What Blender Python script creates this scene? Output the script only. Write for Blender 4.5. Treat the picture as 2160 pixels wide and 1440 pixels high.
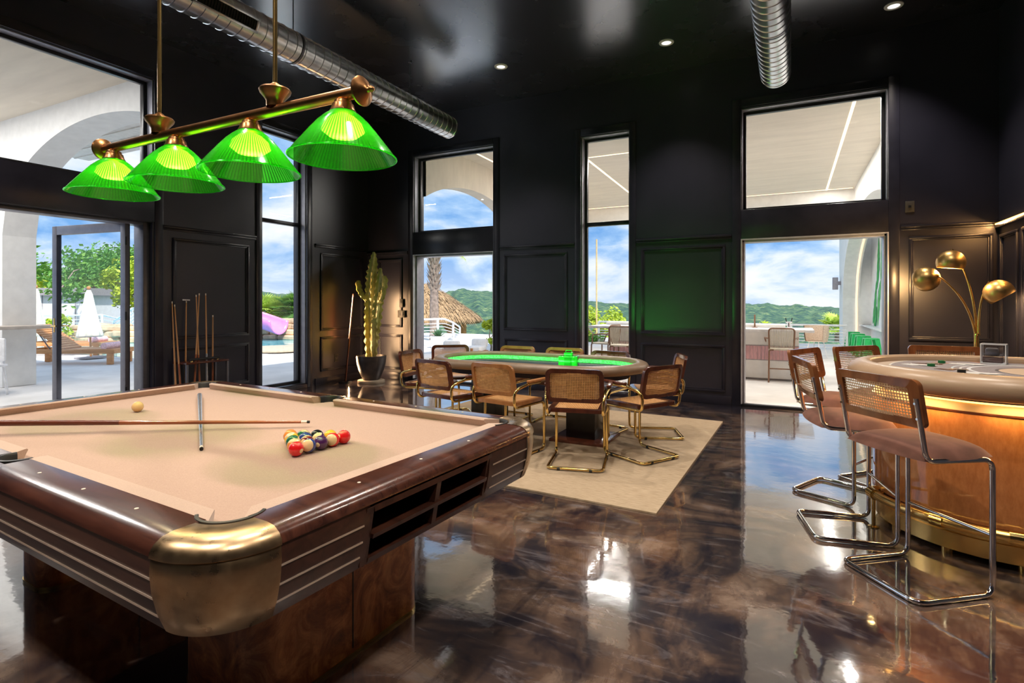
import bpy, bmesh, math, random
from math import sin, cos, pi, radians, sqrt
from mathutils import Vector, Matrix, noise as mnoise

random.seed(7)
for _o in list(bpy.data.objects):
    bpy.data.objects.remove(_o)
scene = bpy.context.scene
COL = scene.collection

# ------------------------------------------------------------------ camera
CAM_H = 1.38
cam_data = bpy.data.cameras.new('camera')
cam_data.sensor_width = 36.0
cam_data.lens = 1159.0 / 2160.0 * 36.0
cam_data.shift_y = -83.0 / 2160.0
cam_data.clip_start = 0.05
cam_data.clip_end = 3000
cam = bpy.data.objects.new('camera', cam_data)
COL.objects.link(cam)
YAW = radians(26.94)
cam.location = (0, 0, CAM_H)
cam.rotation_euler = (radians(90), 0, YAW)
scene.camera = cam

# ------------------------------------------------------------------ colour management / render hints
vs = scene.view_settings
scene.display_settings.display_device = 'sRGB'
vs.view_transform = 'Standard'
vs.look = 'None'
vs.exposure = 0.22
vs.gamma = 1.0
vs.use_curve_mapping = False
try:
    scene.cycles.use_denoising = True
    scene.cycles.max_bounces = 10
    scene.cycles.diffuse_bounces = 5
    scene.cycles.glossy_bounces = 5
    scene.cycles.transmission_bounces = 8
    scene.cycles.transparent_max_bounces = 24
    scene.cycles.sample_clamp_indirect = 6.0
    scene.cycles.caustics_reflective = False
    scene.cycles.caustics_refractive = False
except Exception:
    pass

# ------------------------------------------------------------------ sky
world = bpy.data.worlds.new('sky')
scene.world = world
world.use_nodes = True
wn = world.node_tree.nodes
wl = world.node_tree.links
wn.clear()
w_out = wn.new('ShaderNodeOutputWorld')
w_bg = wn.new('ShaderNodeBackground')
w_tc = wn.new('ShaderNodeTexCoord')
w_sep = wn.new('ShaderNodeSeparateXYZ')
wl.new(w_tc.outputs['Generated'], w_sep.inputs[0])
def wmath(op, a, b=None):
    n = wn.new('ShaderNodeMath'); n.operation = op
    for i, x in enumerate((a, b)):
        if x is None: continue
        if isinstance(x, (int, float)): n.inputs[i].default_value = x
        else: wl.new(x, n.inputs[i])
    return n.outputs[0]
w_zz = wmath('MAXIMUM', w_sep.outputs['Z'], 0.0)
w_den = wmath('ADD', w_zz, 0.34)
w_cmb = wn.new('ShaderNodeCombineXYZ')
wl.new(wmath('DIVIDE', w_sep.outputs['X'], w_den), w_cmb.inputs[0])
wl.new(wmath('DIVIDE', w_sep.outputs['Y'], w_den), w_cmb.inputs[1])
w_noise = wn.new('ShaderNodeTexNoise')
w_noise.inputs['Scale'].default_value = 2.6
w_noise.inputs['Detail'].default_value = 9
w_noise.inputs['Roughness'].default_value = 0.56
w_noise.inputs['Distortion'].default_value = 0.25
wl.new(w_cmb.outputs[0], w_noise.inputs['Vector'])
w_ramp = wn.new('ShaderNodeValToRGB')
w_ramp.color_ramp.elements[0].position = 0.38
w_ramp.color_ramp.elements[0].color = (0.17, 0.38, 0.74, 1)
w_ramp.color_ramp.elements[1].position = 0.64
w_ramp.color_ramp.elements[1].color = (0.86, 0.88, 0.92, 1)
e = w_ramp.color_ramp.elements.new(0.47); e.color = (0.36, 0.56, 0.84, 1)
e = w_ramp.color_ramp.elements.new(0.55); e.color = (0.68, 0.77, 0.91, 1)
wl.new(w_noise.outputs['Fac'], w_ramp.inputs[0])
w_mix = wn.new('ShaderNodeMix'); w_mix.data_type = 'RGBA'
w_hz = wn.new('ShaderNodeMapRange')
w_hz.inputs['From Min'].default_value = 0.0; w_hz.inputs['From Max'].default_value = 0.10
w_hz.inputs['To Min'].default_value = 0.5; w_hz.inputs['To Max'].default_value = 0.0
wl.new(w_zz, w_hz.inputs['Value'])
wl.new(w_hz.outputs[0], w_mix.inputs['Factor'])
wl.new(w_ramp.outputs[0], w_mix.inputs['A'])
w_mix.inputs['B'].default_value = (0.80, 0.84, 0.90, 1)
wl.new(w_mix.outputs['Result'], w_bg.inputs['Color'])
w_bg.inputs['Strength'].default_value = 1.05
wl.new(w_bg.outputs[0], w_out.inputs[0])

# ------------------------------------------------------------------ sun
sun_d = bpy.data.lights.new('sun', 'SUN')
sun_d.energy = 5.2
sun_d.angle = radians(1.5)
sun_d.color = (1.0, 0.97, 0.92)
sun = bpy.data.objects.new('sun', sun_d)
COL.objects.link(sun)
sun.location = (10, -6, 20)
sun.rotation_euler = Vector((0.50, -0.34, 0.80)).to_track_quat('Z', 'Y').to_euler()

# ------------------------------------------------------------------ helpers: meshes
def fillet(pts, r, n=6, closed=False):
    """round the corners of a polyline"""
    P = [Vector(p) for p in pts]
    out = []
    m = len(P)
    for i in range(m):
        if not closed and i in (0, m - 1):
            out.append(P[i]); continue
        p, a, b = P[i], P[i - 1], P[(i + 1) % m]
        rr = r[i] if isinstance(r, (list, tuple)) else r
        da, db = (a - p), (b - p)
        la, lb = da.length, db.length
        da.normalize(); db.normalize()
        c = max(-1, min(1, da.dot(db)))
        ang = math.acos(c)
        if ang > pi - 0.02 or rr <= 0:
            out.append(p); continue
        t = min(rr / math.tan(ang / 2), la * 0.49, lb * 0.49)
        p0, p1 = p + da * t, p + db * t
        for k in range(n + 1):
            s = k / n
            out.append(p0 * (1 - s) ** 2 + p * 2 * s * (1 - s) + p1 * s ** 2)
    return out

class MB:
    def __init__(self):
        self.bm = bmesh.new()
        self.uv = self.bm.loops.layers.uv.new('UVMap')
        self.M = Matrix.Identity(4)
    def V(self, co):
        return self.bm.verts.new(self.M @ Vector(co))
    def F(self, vs_, smooth=False):
        if len(vs_) < 3: return None
        try:
            f = self.bm.faces.new(vs_)
            f.smooth = smooth
            return f
        except ValueError:
            return None
    def box(self, x0, x1, y0, y1, z0, z1, bevel=0.0, seg=2, M=None):
        M = M or Matrix.Identity(4)
        c = [self.V(M @ Vector((x, y, z))) for x in (x0, x1) for y in (y0, y1) for z in (z0, z1)]
        idx = [(0, 1, 3, 2), (4, 6, 7, 5), (0, 4, 5, 1), (2, 3, 7, 6), (0, 2, 6, 4), (1, 5, 7, 3)]
        fs = [self.F([c[i] for i in q]) for q in idx]
        if bevel > 0:
            es = list({e for f in fs for e in f.edges})
            bmesh.ops.bevel(self.bm, geom=es, offset=bevel, segments=seg, affect='EDGES', profile=0.5)
        return self
    def quad(self, a, b, c, d):
        return self.F([self.V(p) for p in (a, b, c, d)])
    def tube(self, path, r, n=10, closed=False, caps=True, up=None):
        P = [Vector(p) for p in path]
        m = len(P)
        R = r if isinstance(r, (list, tuple)) else [r] * m
        rings = []
        prev = None
        for i in range(m):
            if closed: t = P[(i + 1) % m] - P[i - 1]
            elif i == 0: t = P[1] - P[0]
            elif i == m - 1: t = P[-1] - P[-2]
            else: t = (P[i + 1] - P[i]).normalized() + (P[i] - P[i - 1]).normalized()
            if t.length < 1e-9: t = Vector((0, 0, 1))
            t.normalize()
            if prev is None:
                ref = Vector(up) if up else (Vector((0, 0, 1)) if abs(t.z) < 0.9 else Vector((1, 0, 0)))
                a = t.cross(ref).normalized()
            else:
                a = (prev - t * prev.dot(t))
                if a.length < 1e-6: a = t.orthogonal()
                a.normalize()
            prev = a
            b = t.cross(a).normalized()
            rings.append([self.V(P[i] + (a * cos(2 * pi * k / n) + b * sin(2 * pi * k / n)) * R[i]) for k in range(n)])
        rng = range(m) if closed else range(m - 1)
        for i in rng:
            A, B = rings[i], rings[(i + 1) % m]
            for k in range(n):
                self.F([A[k], A[(k + 1) % n], B[(k + 1) % n], B[k]], True)
        if caps and not closed:
            self.F(rings[0][::-1]); self.F(rings[-1])
        return self
    def lathe(self, prof, n=32, c=(0, 0, 0), a0=0.0, a1=2 * pi, M=None, rfun=None):
        """profile = [(r, z)], revolved about z through c"""
        full = abs(a1 - a0 - 2 * pi) < 1e-6
        M = M or Matrix.Identity(4)
        cnt = n if full else n + 1
        cols = []
        for k in range(cnt):
            a = a0 + (a1 - a0) * k / n
            col = []
            for (r, z) in prof:
                rr = r * (rfun(k, a) if rfun else 1.0)
                col.append(self.V(M @ (Vector((rr * cos(a), rr * sin(a), z)) + Vector(c))))
            cols.append(col)
        for k in range(n):
            A, B = cols[k], cols[(k + 1) % cnt]
            for i in range(len(prof) - 1):
                if prof[i][0] < 1e-7 and prof[i + 1][0] < 1e-7: continue
                if prof[i][0] < 1e-7: self.F([A[i], B[i + 1], A[i + 1]], True)
                elif prof[i + 1][0] < 1e-7: self.F([A[i], B[i], A[i + 1]], True)
                else: self.F([A[i], B[i], B[i + 1], A[i + 1]], True)
        return self
    def prism(self, pts, z0, z1, smooth=False, top=True, bottom=True):
        lo = [self.V((p[0], p[1], z0)) for p in pts]
        hi = [self.V((p[0], p[1], z1)) for p in pts]
        m = len(pts)
        for i in range(m):
            self.F([lo[i], lo[(i + 1) % m], hi[(i + 1) % m], hi[i]], smooth)
        if bottom: self.F(lo[::-1])
        if top: self.F(hi)
        return self
    def sweep(self, path, prof, closed=False, smooth=True):
        """horizontal path [(x,y)], profile [(outward offset, z)]; outward = right of travel direction"""
        m = len(path)
        rows = []
        for i in range(m):
            p = Vector(path[i])
            if closed or 0 < i < m - 1:
                a = (p - Vector(path[i - 1])).normalized(); b = (Vector(path[(i + 1) % m]) - p).normalized()
                na, nb = Vector((a.y, -a.x)), Vector((b.y, -b.x))
                nn = na + nb
                nn = nn / max(nn.dot(na), 0.2)
            else:
                a = (Vector(path[1]) - p).normalized() if i == 0 else (p - Vector(path[-2])).normalized()
                nn = Vector((a.y, -a.x))
            rows.append([self.V((p.x + nn.x * o, p.y + nn.y * o, z)) for (o, z) in prof])
        for i in (range(m) if closed else range(m - 1)):
            A, B = rows[i], rows[(i + 1) % m]
            for k in range(len(prof) - 1):
                self.F([A[k], B[k], B[k + 1], A[k + 1]], smooth)
        if not closed:
            self.F(rows[0]); self.F(rows[-1][::-1])
        return self
    def grid(self, fn, nu, nv, smooth=True, uvs=None, flip=False):
        vv = [[self.V(fn(i / nu, j / nv)) for j in range(nv + 1)] for i in range(nu + 1)]
        for i in range(nu):
            for j in range(nv):
                q = [vv[i][j], vv[i + 1][j], vv[i + 1][j + 1], vv[i][j + 1]]
                uvq = [(i / nu, j / nv), ((i + 1) / nu, j / nv), ((i + 1) / nu, (j + 1) / nv), (i / nu, (j + 1) / nv)]
                if flip: q.reverse(); uvq.reverse()
                f = self.F(q, smooth)
                if f and uvs:
                    for lp, (a, b) in zip(f.loops, uvq):
                        lp[self.uv].uv = (a * uvs[0], b * uvs[1])
        return self
    def ball(self, c, r, nu=20, nv=12, sx=1, sy=1, sz=1):
        prof = [(max(r * sin(pi * k / nv), 0 if k in (0, nv) else 1e-4), -r * cos(pi * k / nv)) for k in range(nv + 1)]
        prof[0] = (0, -r); prof[-1] = (0, r)
        return self.lathe(prof, nu, M=Matrix.Translation(c) @ Matrix.Diagonal((sx, sy, sz, 1)))
    def build(self, name, mat, parent=None, sharp=40, fix=True):
        me = bpy.data.meshes.new(name)
        if fix: bmesh.ops.recalc_face_normals(self.bm, faces=self.bm.faces[:])
        self.bm.to_mesh(me); self.bm.free()
        if isinstance(mat, (list, tuple)):
            for m in mat: me.materials.append(m)
        else: me.materials.append(mat)
        if sharp:
            for p in me.polygons: p.use_smooth = True
            try: me.set_sharp_from_angle(angle=radians(sharp))
            except Exception: pass
        o = bpy.data.objects.new(name, me)
        COL.objects.link(o)
        if parent: o.parent = parent
        return o

def text_mesh(name, body, size, mat, parent=None, M_=None, extrude=0.0):
    cu = bpy.data.curves.new(name, 'FONT'); cu.body = body; cu.size = size
    cu.align_x = 'CENTER'; cu.align_y = 'CENTER'; cu.extrude = extrude
    tmp = bpy.data.objects.new(name, cu); COL.objects.link(tmp)
    dg = bpy.context.evaluated_depsgraph_get(); dg.update()
    me = bpy.data.meshes.new_from_object(tmp.evaluated_get(dg))
    bpy.data.objects.remove(tmp)
    me.materials.clear(); me.materials.append(mat)
    if M_ is not None: me.transform(M_)
    me.name = name
    o = bpy.data.objects.new(name, me); COL.objects.link(o)
    if parent: o.parent = parent
    return o

def tag(o, label=None, cat=None, group=None, kind=None):
    if label: o['label'] = label
    if cat: o['category'] = cat
    if group: o['group'] = group
    if kind: o['kind'] = kind
    return o
def thing(name, label, cat, loc=(0, 0, 0), rz=0.0, group=None):
    o = bpy.data.objects.new(name, None)
    COL.objects.link(o)
    o.empty_display_size = 0.1
    o.location = loc
    o.rotation_euler = (0, 0, rz)
    return tag(o, label, cat, group)
def struct(o):
    o['kind'] = 'structure'
    return o
def copy_tree(o, parent=None):
    c = o.copy()
    COL.objects.link(c)
    if parent: c.parent = parent
    for ch in list(o.children):
        copy_tree(ch, c)
    return c
def placed(src, loc, rz, label=None, group=None):
    c = copy_tree(src)
    c.location = loc; c.rotation_euler = (0, 0, rz)
    if label: c['label'] = label
    if group: c['group'] = group
    return c
def lamp(name, kind, loc, energy, color=(1, 0.85, 0.65), size=0.05, parent=None, rot=None, spot=None, blend=0.5):
    d = bpy.data.lights.new(name, kind)
    d.energy = energy; d.color = color
    if kind == 'AREA': d.size = size
    else: d.shadow_soft_size = size
    if kind == 'SPOT' and spot: d.spot_size = radians(spot); d.spot_blend = blend
    o = bpy.data.objects.new(name, d)
    COL.objects.link(o)
    o.location = loc
    if rot: o.rotation_euler = rot
    if parent: o.parent = parent
    return o

# ------------------------------------------------------------------ helpers: materials
class NT:
    def __init__(self, name):
        self.m = bpy.data.materials.new(name); self.m.use_nodes = True
        self.n = self.m.node_tree.nodes; self.l = self.m.node_tree.links
        self.b = self.n['Principled BSDF']; self.out = self.n['Material Output']
        self._tc = None
    def add(self, t, **kw):
        x = self.n.new(t)
        for k, v in kw.items():
            if k in x.inputs: x.inputs[k].default_value = v
            else: setattr(x, k, v)
        return x
    def coord(self, which='Object', scale=(1, 1, 1), rot=(0, 0, 0)):
        if not self._tc: self._tc = self.n.new('ShaderNodeTexCoord')
        mp = self.n.new('ShaderNodeMapping')
        mp.inputs['Scale'].default_value = scale
        mp.inputs['Rotation'].default_value = rot
        self.l.new(self._tc.outputs[which], mp.inputs[0])
        return mp.outputs[0]
    def noise(self, vec, scale, detail=4, rough=0.55, dist=0.0):
        x = self.add('ShaderNodeTexNoise', Scale=scale, Detail=detail, Roughness=rough, Distortion=dist)
        self.l.new(vec, x.inputs['Vector'])
        return x.outputs['Fac']
    def ramp(self, fac, stops, interp='LINEAR'):
        x = self.n.new('ShaderNodeValToRGB')
        cr = x.color_ramp; cr.interpolation = interp
        while len(cr.elements) < len(stops): cr.elements.new(0.5)
        for el, (p, c) in zip(cr.elements, stops):
            el.position = p
            el.color = (c, c, c, 1) if isinstance(c, (int, float)) else (c[0], c[1], c[2], 1)
        self.l.new(fac, x.inputs[0])
        return x.outputs[0]
    def math(self, op, a, b=None, c=None):
        x = self.n.new('ShaderNodeMath'); x.operation = op
        for i, v in enumerate((a, b, c)):
            if v is None: continue
            if isinstance(v, (int, float)): x.inputs[i].default_value = v
            else: self.l.new(v, x.inputs[i])
        return x.outputs[0]
    def mix(self, fac, a, b, blend='MIX'):
        x = self.n.new('ShaderNodeMix'); x.data_type = 'RGBA'; x.blend_type = blend
        for s, v in (('Factor', fac), ('A', a), ('B', b)):
            if isinstance(v, (int, float)): x.inputs[s].default_value = v
            elif isinstance(v, (tuple, list)): x.inputs[s].default_value = (v[0], v[1], v[2], 1)
            else: self.l.new(v, x.inputs[s])
        return x.outputs['Result']
    def bump(self, h, strength=0.2, dist=0.01):
        x = self.add('ShaderNodeBump', Strength=strength, Distance=dist)
        self.l.new(h, x.inputs['Height'])
        self.l.new(x.outputs[0], self.b.inputs['Normal'])
        return x
    def col(self, v):
        if isinstance(v, (tuple, list)): self.b.inputs['Base Color'].default_value = (v[0], v[1], v[2], 1)
        else: self.l.new(v, self.b.inputs['Base Color'])
        return self
    def set(self, **kw):
        for k, v in kw.items():
            k = k.replace('_', ' ')
            if isinstance(v, (int, float)): self.b.inputs[k].default_value = v
            elif isinstance(v, (tuple, list)): self.b.inputs[k].default_value = tuple(v) + ((1,) if len(v) == 3 else ())
            else: self.l.new(v, self.b.inputs[k])
        return self

def simple(name, c, rough=0.5, metal=0.0, var=0.12, scale=12.0, bump=0.0, bscale=60.0, stretch=(1, 1, 1), coat=0.0, spec=0.5):
    t = NT(name)
    v = t.coord('Object', stretch)
    f = t.noise(v, scale, 4)
    lo = tuple(max(0, x * (1 - var)) for x in c); hi = tuple(min(1, x * (1 + var)) for x in c)
    t.col(t.ramp(f, [(0.3, lo), (0.7, hi)]))
    t.set(Roughness=rough, Metallic=metal)
    t.b.inputs['Specular IOR Level'].default_value = spec
    if coat: t.set(Coat_Weight=coat, Coat_Roughness=0.06)
    if bump: t.bump(t.noise(v, bscale, 3), bump, 0.003)
    return t.m
def glow(name, c, strength):
    t = NT(name)
    t.col((0.8, 0.8, 0.8)); t.set(Emission_Color=c, Emission_Strength=strength)
    return t.m
# ------------------------------------------------------------------ materials
M = {}
# painted walls: nearly black satin paint on a woven wall covering
t = NT('black_wall_paint'); v = t.coord('Object')
f = t.noise(v, 1.3, 4)
t.col(t.ramp(f, [(0.3, (0.015, 0.015, 0.028)), (0.7, (0.026, 0.025, 0.043))]))
t.set(Roughness=0.33); t.b.inputs['Specular IOR Level'].default_value = 0.7
h = t.noise(t.coord('Object', (1, 1, 14)), 60, 2)
t.bump(h, 0.10, 0.002); M['wall'] = t.m
t = NT('black_trim_paint'); v = t.coord('Object')
t.col(t.ramp(t.noise(v, 3, 3), [(0.3, (0.017, 0.017, 0.028)), (0.7, (0.029, 0.028, 0.044))]))
t.set(Roughness=0.27); M['trim'] = t.m
t = NT('black_ceiling_paint'); v = t.coord('Object')
t.col(t.ramp(t.noise(v, 0.9, 5), [(0.3, (0.010, 0.010, 0.016)), (0.7, (0.018, 0.018, 0.025))]))
t.set(Roughness=t.ramp(t.noise(v, 1.7, 6), [(0.3, 0.22), (0.75, 0.32)]))
t.b.inputs['Specular IOR Level'].default_value = 1.0; t.set(Coat_Weight=1.0, Coat_Roughness=0.24, Coat_IOR=2.3, Coat_Tint=(0.86, 0.90, 1.0))
t.bump(t.noise(v, 2.2, 2), 0.10, 0.02); M['ceiling'] = t.m
# stained polished concrete
t = NT('polished_stained_concrete'); v = t.coord('Object')
big = t.noise(t.coord('Object', (1, 1, 1), (0, 0, 0.5)), 0.9, 9, 0.66, 1.6)
c1 = t.ramp(big, [(0.32, (0.011, 0.012, 0.024)), (0.45, (0.040, 0.031, 0.034)), (0.54, (0.130, 0.083, 0.062)), (0.66, (0.30, 0.215, 0.165))])
wisp = t.noise(t.coord('Object', (0.7, 3.2, 1), (0, 0, 0.7)), 1.5, 10, 0.72, 2.2)
w = t.ramp(wisp, [(0.54, 0.0), (0.72, 0.65)])
c2 = t.mix(w, c1, (0.30, 0.27, 0.29))
dk = t.ramp(t.noise(t.coord('Object', (2.4, 0.8, 1), (0, 0, 0.9)), 1.1, 8, 0.7, 1.8), [(0.50, 0.0), (0.66, 0.8)])
c2 = t.mix(dk, c2, (0.010, 0.011, 0.022))
t.col(c2)
t.set(Roughness=t.ramp(t.noise(v, 2.3, 6, 0.6), [(0.35, 0.05), (0.7, 0.17)]))
t.b.inputs['Specular IOR Level'].default_value = 0.85
t.set(Coat_Weight=1.0, Coat_Roughness=0.045, Coat_IOR=2.1)
hb = t.noise(v, 9, 3, 0.5)
bp = t.bump(hb, 0.06, 0.01)
t.l.new(bp.outputs[0], t.b.inputs['Coat Normal'])
M['floor'] = t.m
# woven jute rug
t = NT('woven_jute'); v = t.coord('Object')
st = t.noise(t.coord('Object', (2.2, 30, 1)), 6, 5, 0.6)
t.col(t.ramp(st, [(0.3, (0.36, 0.26, 0.16)), (0.7, (0.62, 0.49, 0.34))]))
t.set(Roughness=0.95)
wv = t.add('ShaderNodeTexWave', Scale=55.0, Distortion=1.5); wv.bands_direction = 'Y'
t.l.new(v, wv.inputs['Vector']); t.bump(wv.outputs['Fac'], 0.5, 0.004); M['jute'] = t.m
# pool table
def wood(name, dark, light, scale=3.0, stretch=(1, 8, 8), rough=0.25, coat=0.5, dist=0.6, spec=0.5):
    t = NT(name)
    f = t.noise(t.coord('Object', stretch), scale, 6, 0.6, dist)
    t.col(t.ramp(f, [(0.28, dark), (0.72, light)]))
    t.set(Roughness=rough, Coat_Weight=coat, Coat_Roughness=0.12)
    t.b.inputs['Specular IOR Level'].default_value = spec
    return t.m
M['rosewood'] = wood('dark_rosewood', (0.026, 0.009, 0.007), (0.105, 0.036, 0.022), 2.5, (1, 9, 9), 0.22, 0.6)
M['apron'] = wood('dark_apron_wood', (0.028, 0.009, 0.006), (0.085, 0.030, 0.017), 2.5, (1, 9, 9), 0.36, 0.08)
t = NT('burl_walnut'); v = t.coord('Object')
f1 = t.noise(v, 7, 8, 0.65, 1.4)
f2 = t.noise(t.coord('Object', (5, 5, 0.8)), 5, 5, 0.6)
cc = t.ramp(f1, [(0.28, (0.040, 0.010, 0.004)), (0.48, (0.40, 0.130, 0.036)), (0.68, (0.80, 0.37, 0.12))])
t.col(t.mix(t.ramp(f2, [(0.35, 0.0), (0.75, 0.45)]), cc, (0.09, 0.026, 0.009)))
t.set(Roughness=0.34, Coat_Weight=0.15, Coat_Roughness=0.15); M['burl'] = t.m
t = NT('tan_billiard_cloth'); v = t.coord('Object')
t.col(t.ramp(t.noise(v, 240, 3), [(0.3, (0.36, 0.235, 0.175)), (0.7, (0.435, 0.30, 0.23))]))
t.set(Roughness=0.92, Sheen_Weight=0.25)
t.bump(t.noise(v, 300, 2), 0.25, 0.0012); M['cloth'] = t.m
t = NT('brushed_bronze'); v = t.coord('Object', (1, 1, 1))
f = t.noise(v, 14, 5)
t.col(t.ramp(f, [(0.3, (0.42, 0.285, 0.155)), (0.7, (0.60, 0.43, 0.255))]))
t.set(Metallic=1.0, Roughness=t.ramp(t.noise(v, 30, 4), [(0.3, 0.26), (0.7, 0.38)])); M['bronze'] = t.m
t = NT('lightened_cushion_cloth'); v = t.coord('Object')
t.col(t.ramp(t.noise(v, 240, 3), [(0.3, (0.42, 0.29, 0.22)), (0.7, (0.49, 0.35, 0.27))])); t.set(Roughness=0.9, Sheen_Weight=0.4)
M['cushion_cloth'] = t.m  # bed cloth made lighter: extra light on the cushions painted in, slight own tint
M['black_rubber'] = simple('black_rubber', (0.012, 0.012, 0.013), 0.45)
M['ivory'] = simple('ivory_inlay', (0.80, 0.70, 0.58), 0.4)
M['dark'] = simple('dark_recess', (0.008, 0.006, 0.005), 0.7)
M['redwood'] = simple('red_brown_wood', (0.085, 0.020, 0.012), 0.4)
# metals
M['brass'] = simple('polished_brass', (0.86, 0.62, 0.24), 0.13, 1.0, 0.06)
M['brass_satin'] = simple('satin_brass', (0.80, 0.54, 0.20), 0.27, 1.0, 0.10, 20)
M['copper_bronze'] = simple('antique_copper', (0.62, 0.30, 0.12), 0.30, 1.0, 0.12, 18)
M['chrome'] = simple('polished_chrome', (0.86, 0.86, 0.88), 0.07, 1.0, 0.03)
M['galv'] = simple('galvanised_steel', (0.82, 0.84, 0.88), 0.26, 1.0, 0.20, 9)
M['gunmetal'] = simple('anodised_frame', (0.16, 0.16, 0.19), 0.35, 0.7, 0.1)
M['frame'] = simple('black_window_frame', (0.020, 0.020, 0.026), 0.3, 0.2)
M['reveal'] = simple('daylit_reveal_tint', (0.30, 0.30, 0.36), 0.35, 0.2)  # pale lavender-grey: outside light on the dark reveals put into the colour
M['white_frame'] = simple('white_enamel', (0.82, 0.82, 0.84), 0.35)
# woods for furniture
M['teak_dark'] = wood('dark_beech', (0.050, 0.013, 0.008), (0.13, 0.036, 0.018), 4, (3, 3, 1), 0.25, 0.5)
M['beech'] = wood('honey_beech', (0.33, 0.13, 0.040), (0.52, 0.23, 0.080), 4, (3, 3, 1), 0.3, 0.4)
M['walnut'] = wood('walnut_frame', (0.17, 0.052, 0.018), (0.36, 0.13, 0.045), 4, (3, 3, 1), 0.26, 0.5)
M['outdoor_teak'] = wood('outdoor_teak', (0.42, 0.17, 0.05), (0.68, 0.33, 0.12), 4, (1, 6, 6), 0.5, 0.0)
M['cue_wood'] = wood('maple_cue', (0.45, 0.20, 0.08), (0.66, 0.34, 0.15), 3, (1, 1, 1), 0.25, 0.5)
M['cue_red'] = wood('stained_cue', (0.24, 0.055, 0.020), (0.44, 0.14, 0.05), 3, (1, 1, 1), 0.25, 0.5)
M['cue_silver'] = simple('silver_cue', (0.75, 0.76, 0.80), 0.16, 0.8, 0.05)
# cane webbing: real see-through holes
def cane(name, c0, c1, hole=0.42):
    t = NT(name)
    t._tc = t.n.new('ShaderNodeTexCoord')
    sp = t.n.new('ShaderNodeSeparateXYZ'); t.l.new(t._tc.outputs['UV'], sp.inputs[0])
    def tri(x):
        fr = t.math('FRACT', x)
        return t.math('ABSOLUTE', t.math('SUBTRACT', fr, 0.5))
    a, b = tri(sp.outputs[0]), tri(sp.outputs[1])
    d = t.math('SQRT', t.math('ADD', t.math('MULTIPLY', a, a), t.math('MULTIPLY', b, b)))
    hol = t.math('LESS_THAN', d, hole * 0.66)
    t.col(t.ramp(t.noise(t.coord('Object'), 40, 3), [(0.3, c0), (0.7, c1)]))
    t.set(Roughness=0.45)
    t.bump(d, 0.6, 0.004)
    tr = t.n.new('ShaderNodeBsdfTransparent')
    mx = t.n.new('ShaderNodeMixShader')
    t.l.new(hol, mx.inputs[0]); t.l.new(t.b.outputs[0], mx.inputs[1]); t.l.new(tr.outputs[0], mx.inputs[2])
    t.l.new(mx.outputs[0], t.out.inputs[0])
    return t.m
M['cane'] = cane('cane_webbing', (0.58, 0.28, 0.10), (0.78, 0.44, 0.18), 0.40)
M['cane_pale'] = cane('pale_cane_webbing', (0.60, 0.38, 0.20), (0.82, 0.58, 0.36), 0.50)
# fabrics and leathers
t = NT('mauve_brown_velvet'); v = t.coord('Object')
t.col(t.ramp(t.noise(v, 9, 5), [(0.3, (0.115, 0.045, 0.030)), (0.7, (0.21, 0.085, 0.058))]))
t.set(Roughness=0.85, Sheen_Weight=0.2, Sheen_Tint=(0.9, 0.6, 0.5)); t.bump(t.noise(v, 220, 2), 0.2, 0.001); M['velvet'] = t.m
t = NT('cream_leather'); v = t.coord('Object')
t.col(t.ramp(t.noise(v, 5, 4), [(0.3, (0.50, 0.335, 0.21)), (0.7, (0.60, 0.42, 0.28))]))
t.set(Roughness=0.33); t.bump(t.noise(v, 120, 3), 0.12, 0.0015); M['leather'] = t.m
t = NT('taupe_leather'); v = t.coord('Object')
t.col(t.ramp(t.noise(v, 5, 4), [(0.3, (0.20, 0.14, 0.095)), (0.7, (0.29, 0.21, 0.145))]))
t.set(Roughness=0.34); t.bump(t.noise(v, 120, 3), 0.15, 0.0015); M['taupe'] = t.m
t = NT('copper_laminate'); v = t.coord('Object', (1, 1, 0.35))
t.col(t.ramp(t.noise(v, 42, 5, 0.65), [(0.3, (0.56, 0.19, 0.055)), (0.7, (0.74, 0.29, 0.095))]))
t.set(Roughness=0.10, Coat_Weight=0.8, Coat_Roughness=0.03); M['copper_panel'] = t.m
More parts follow.
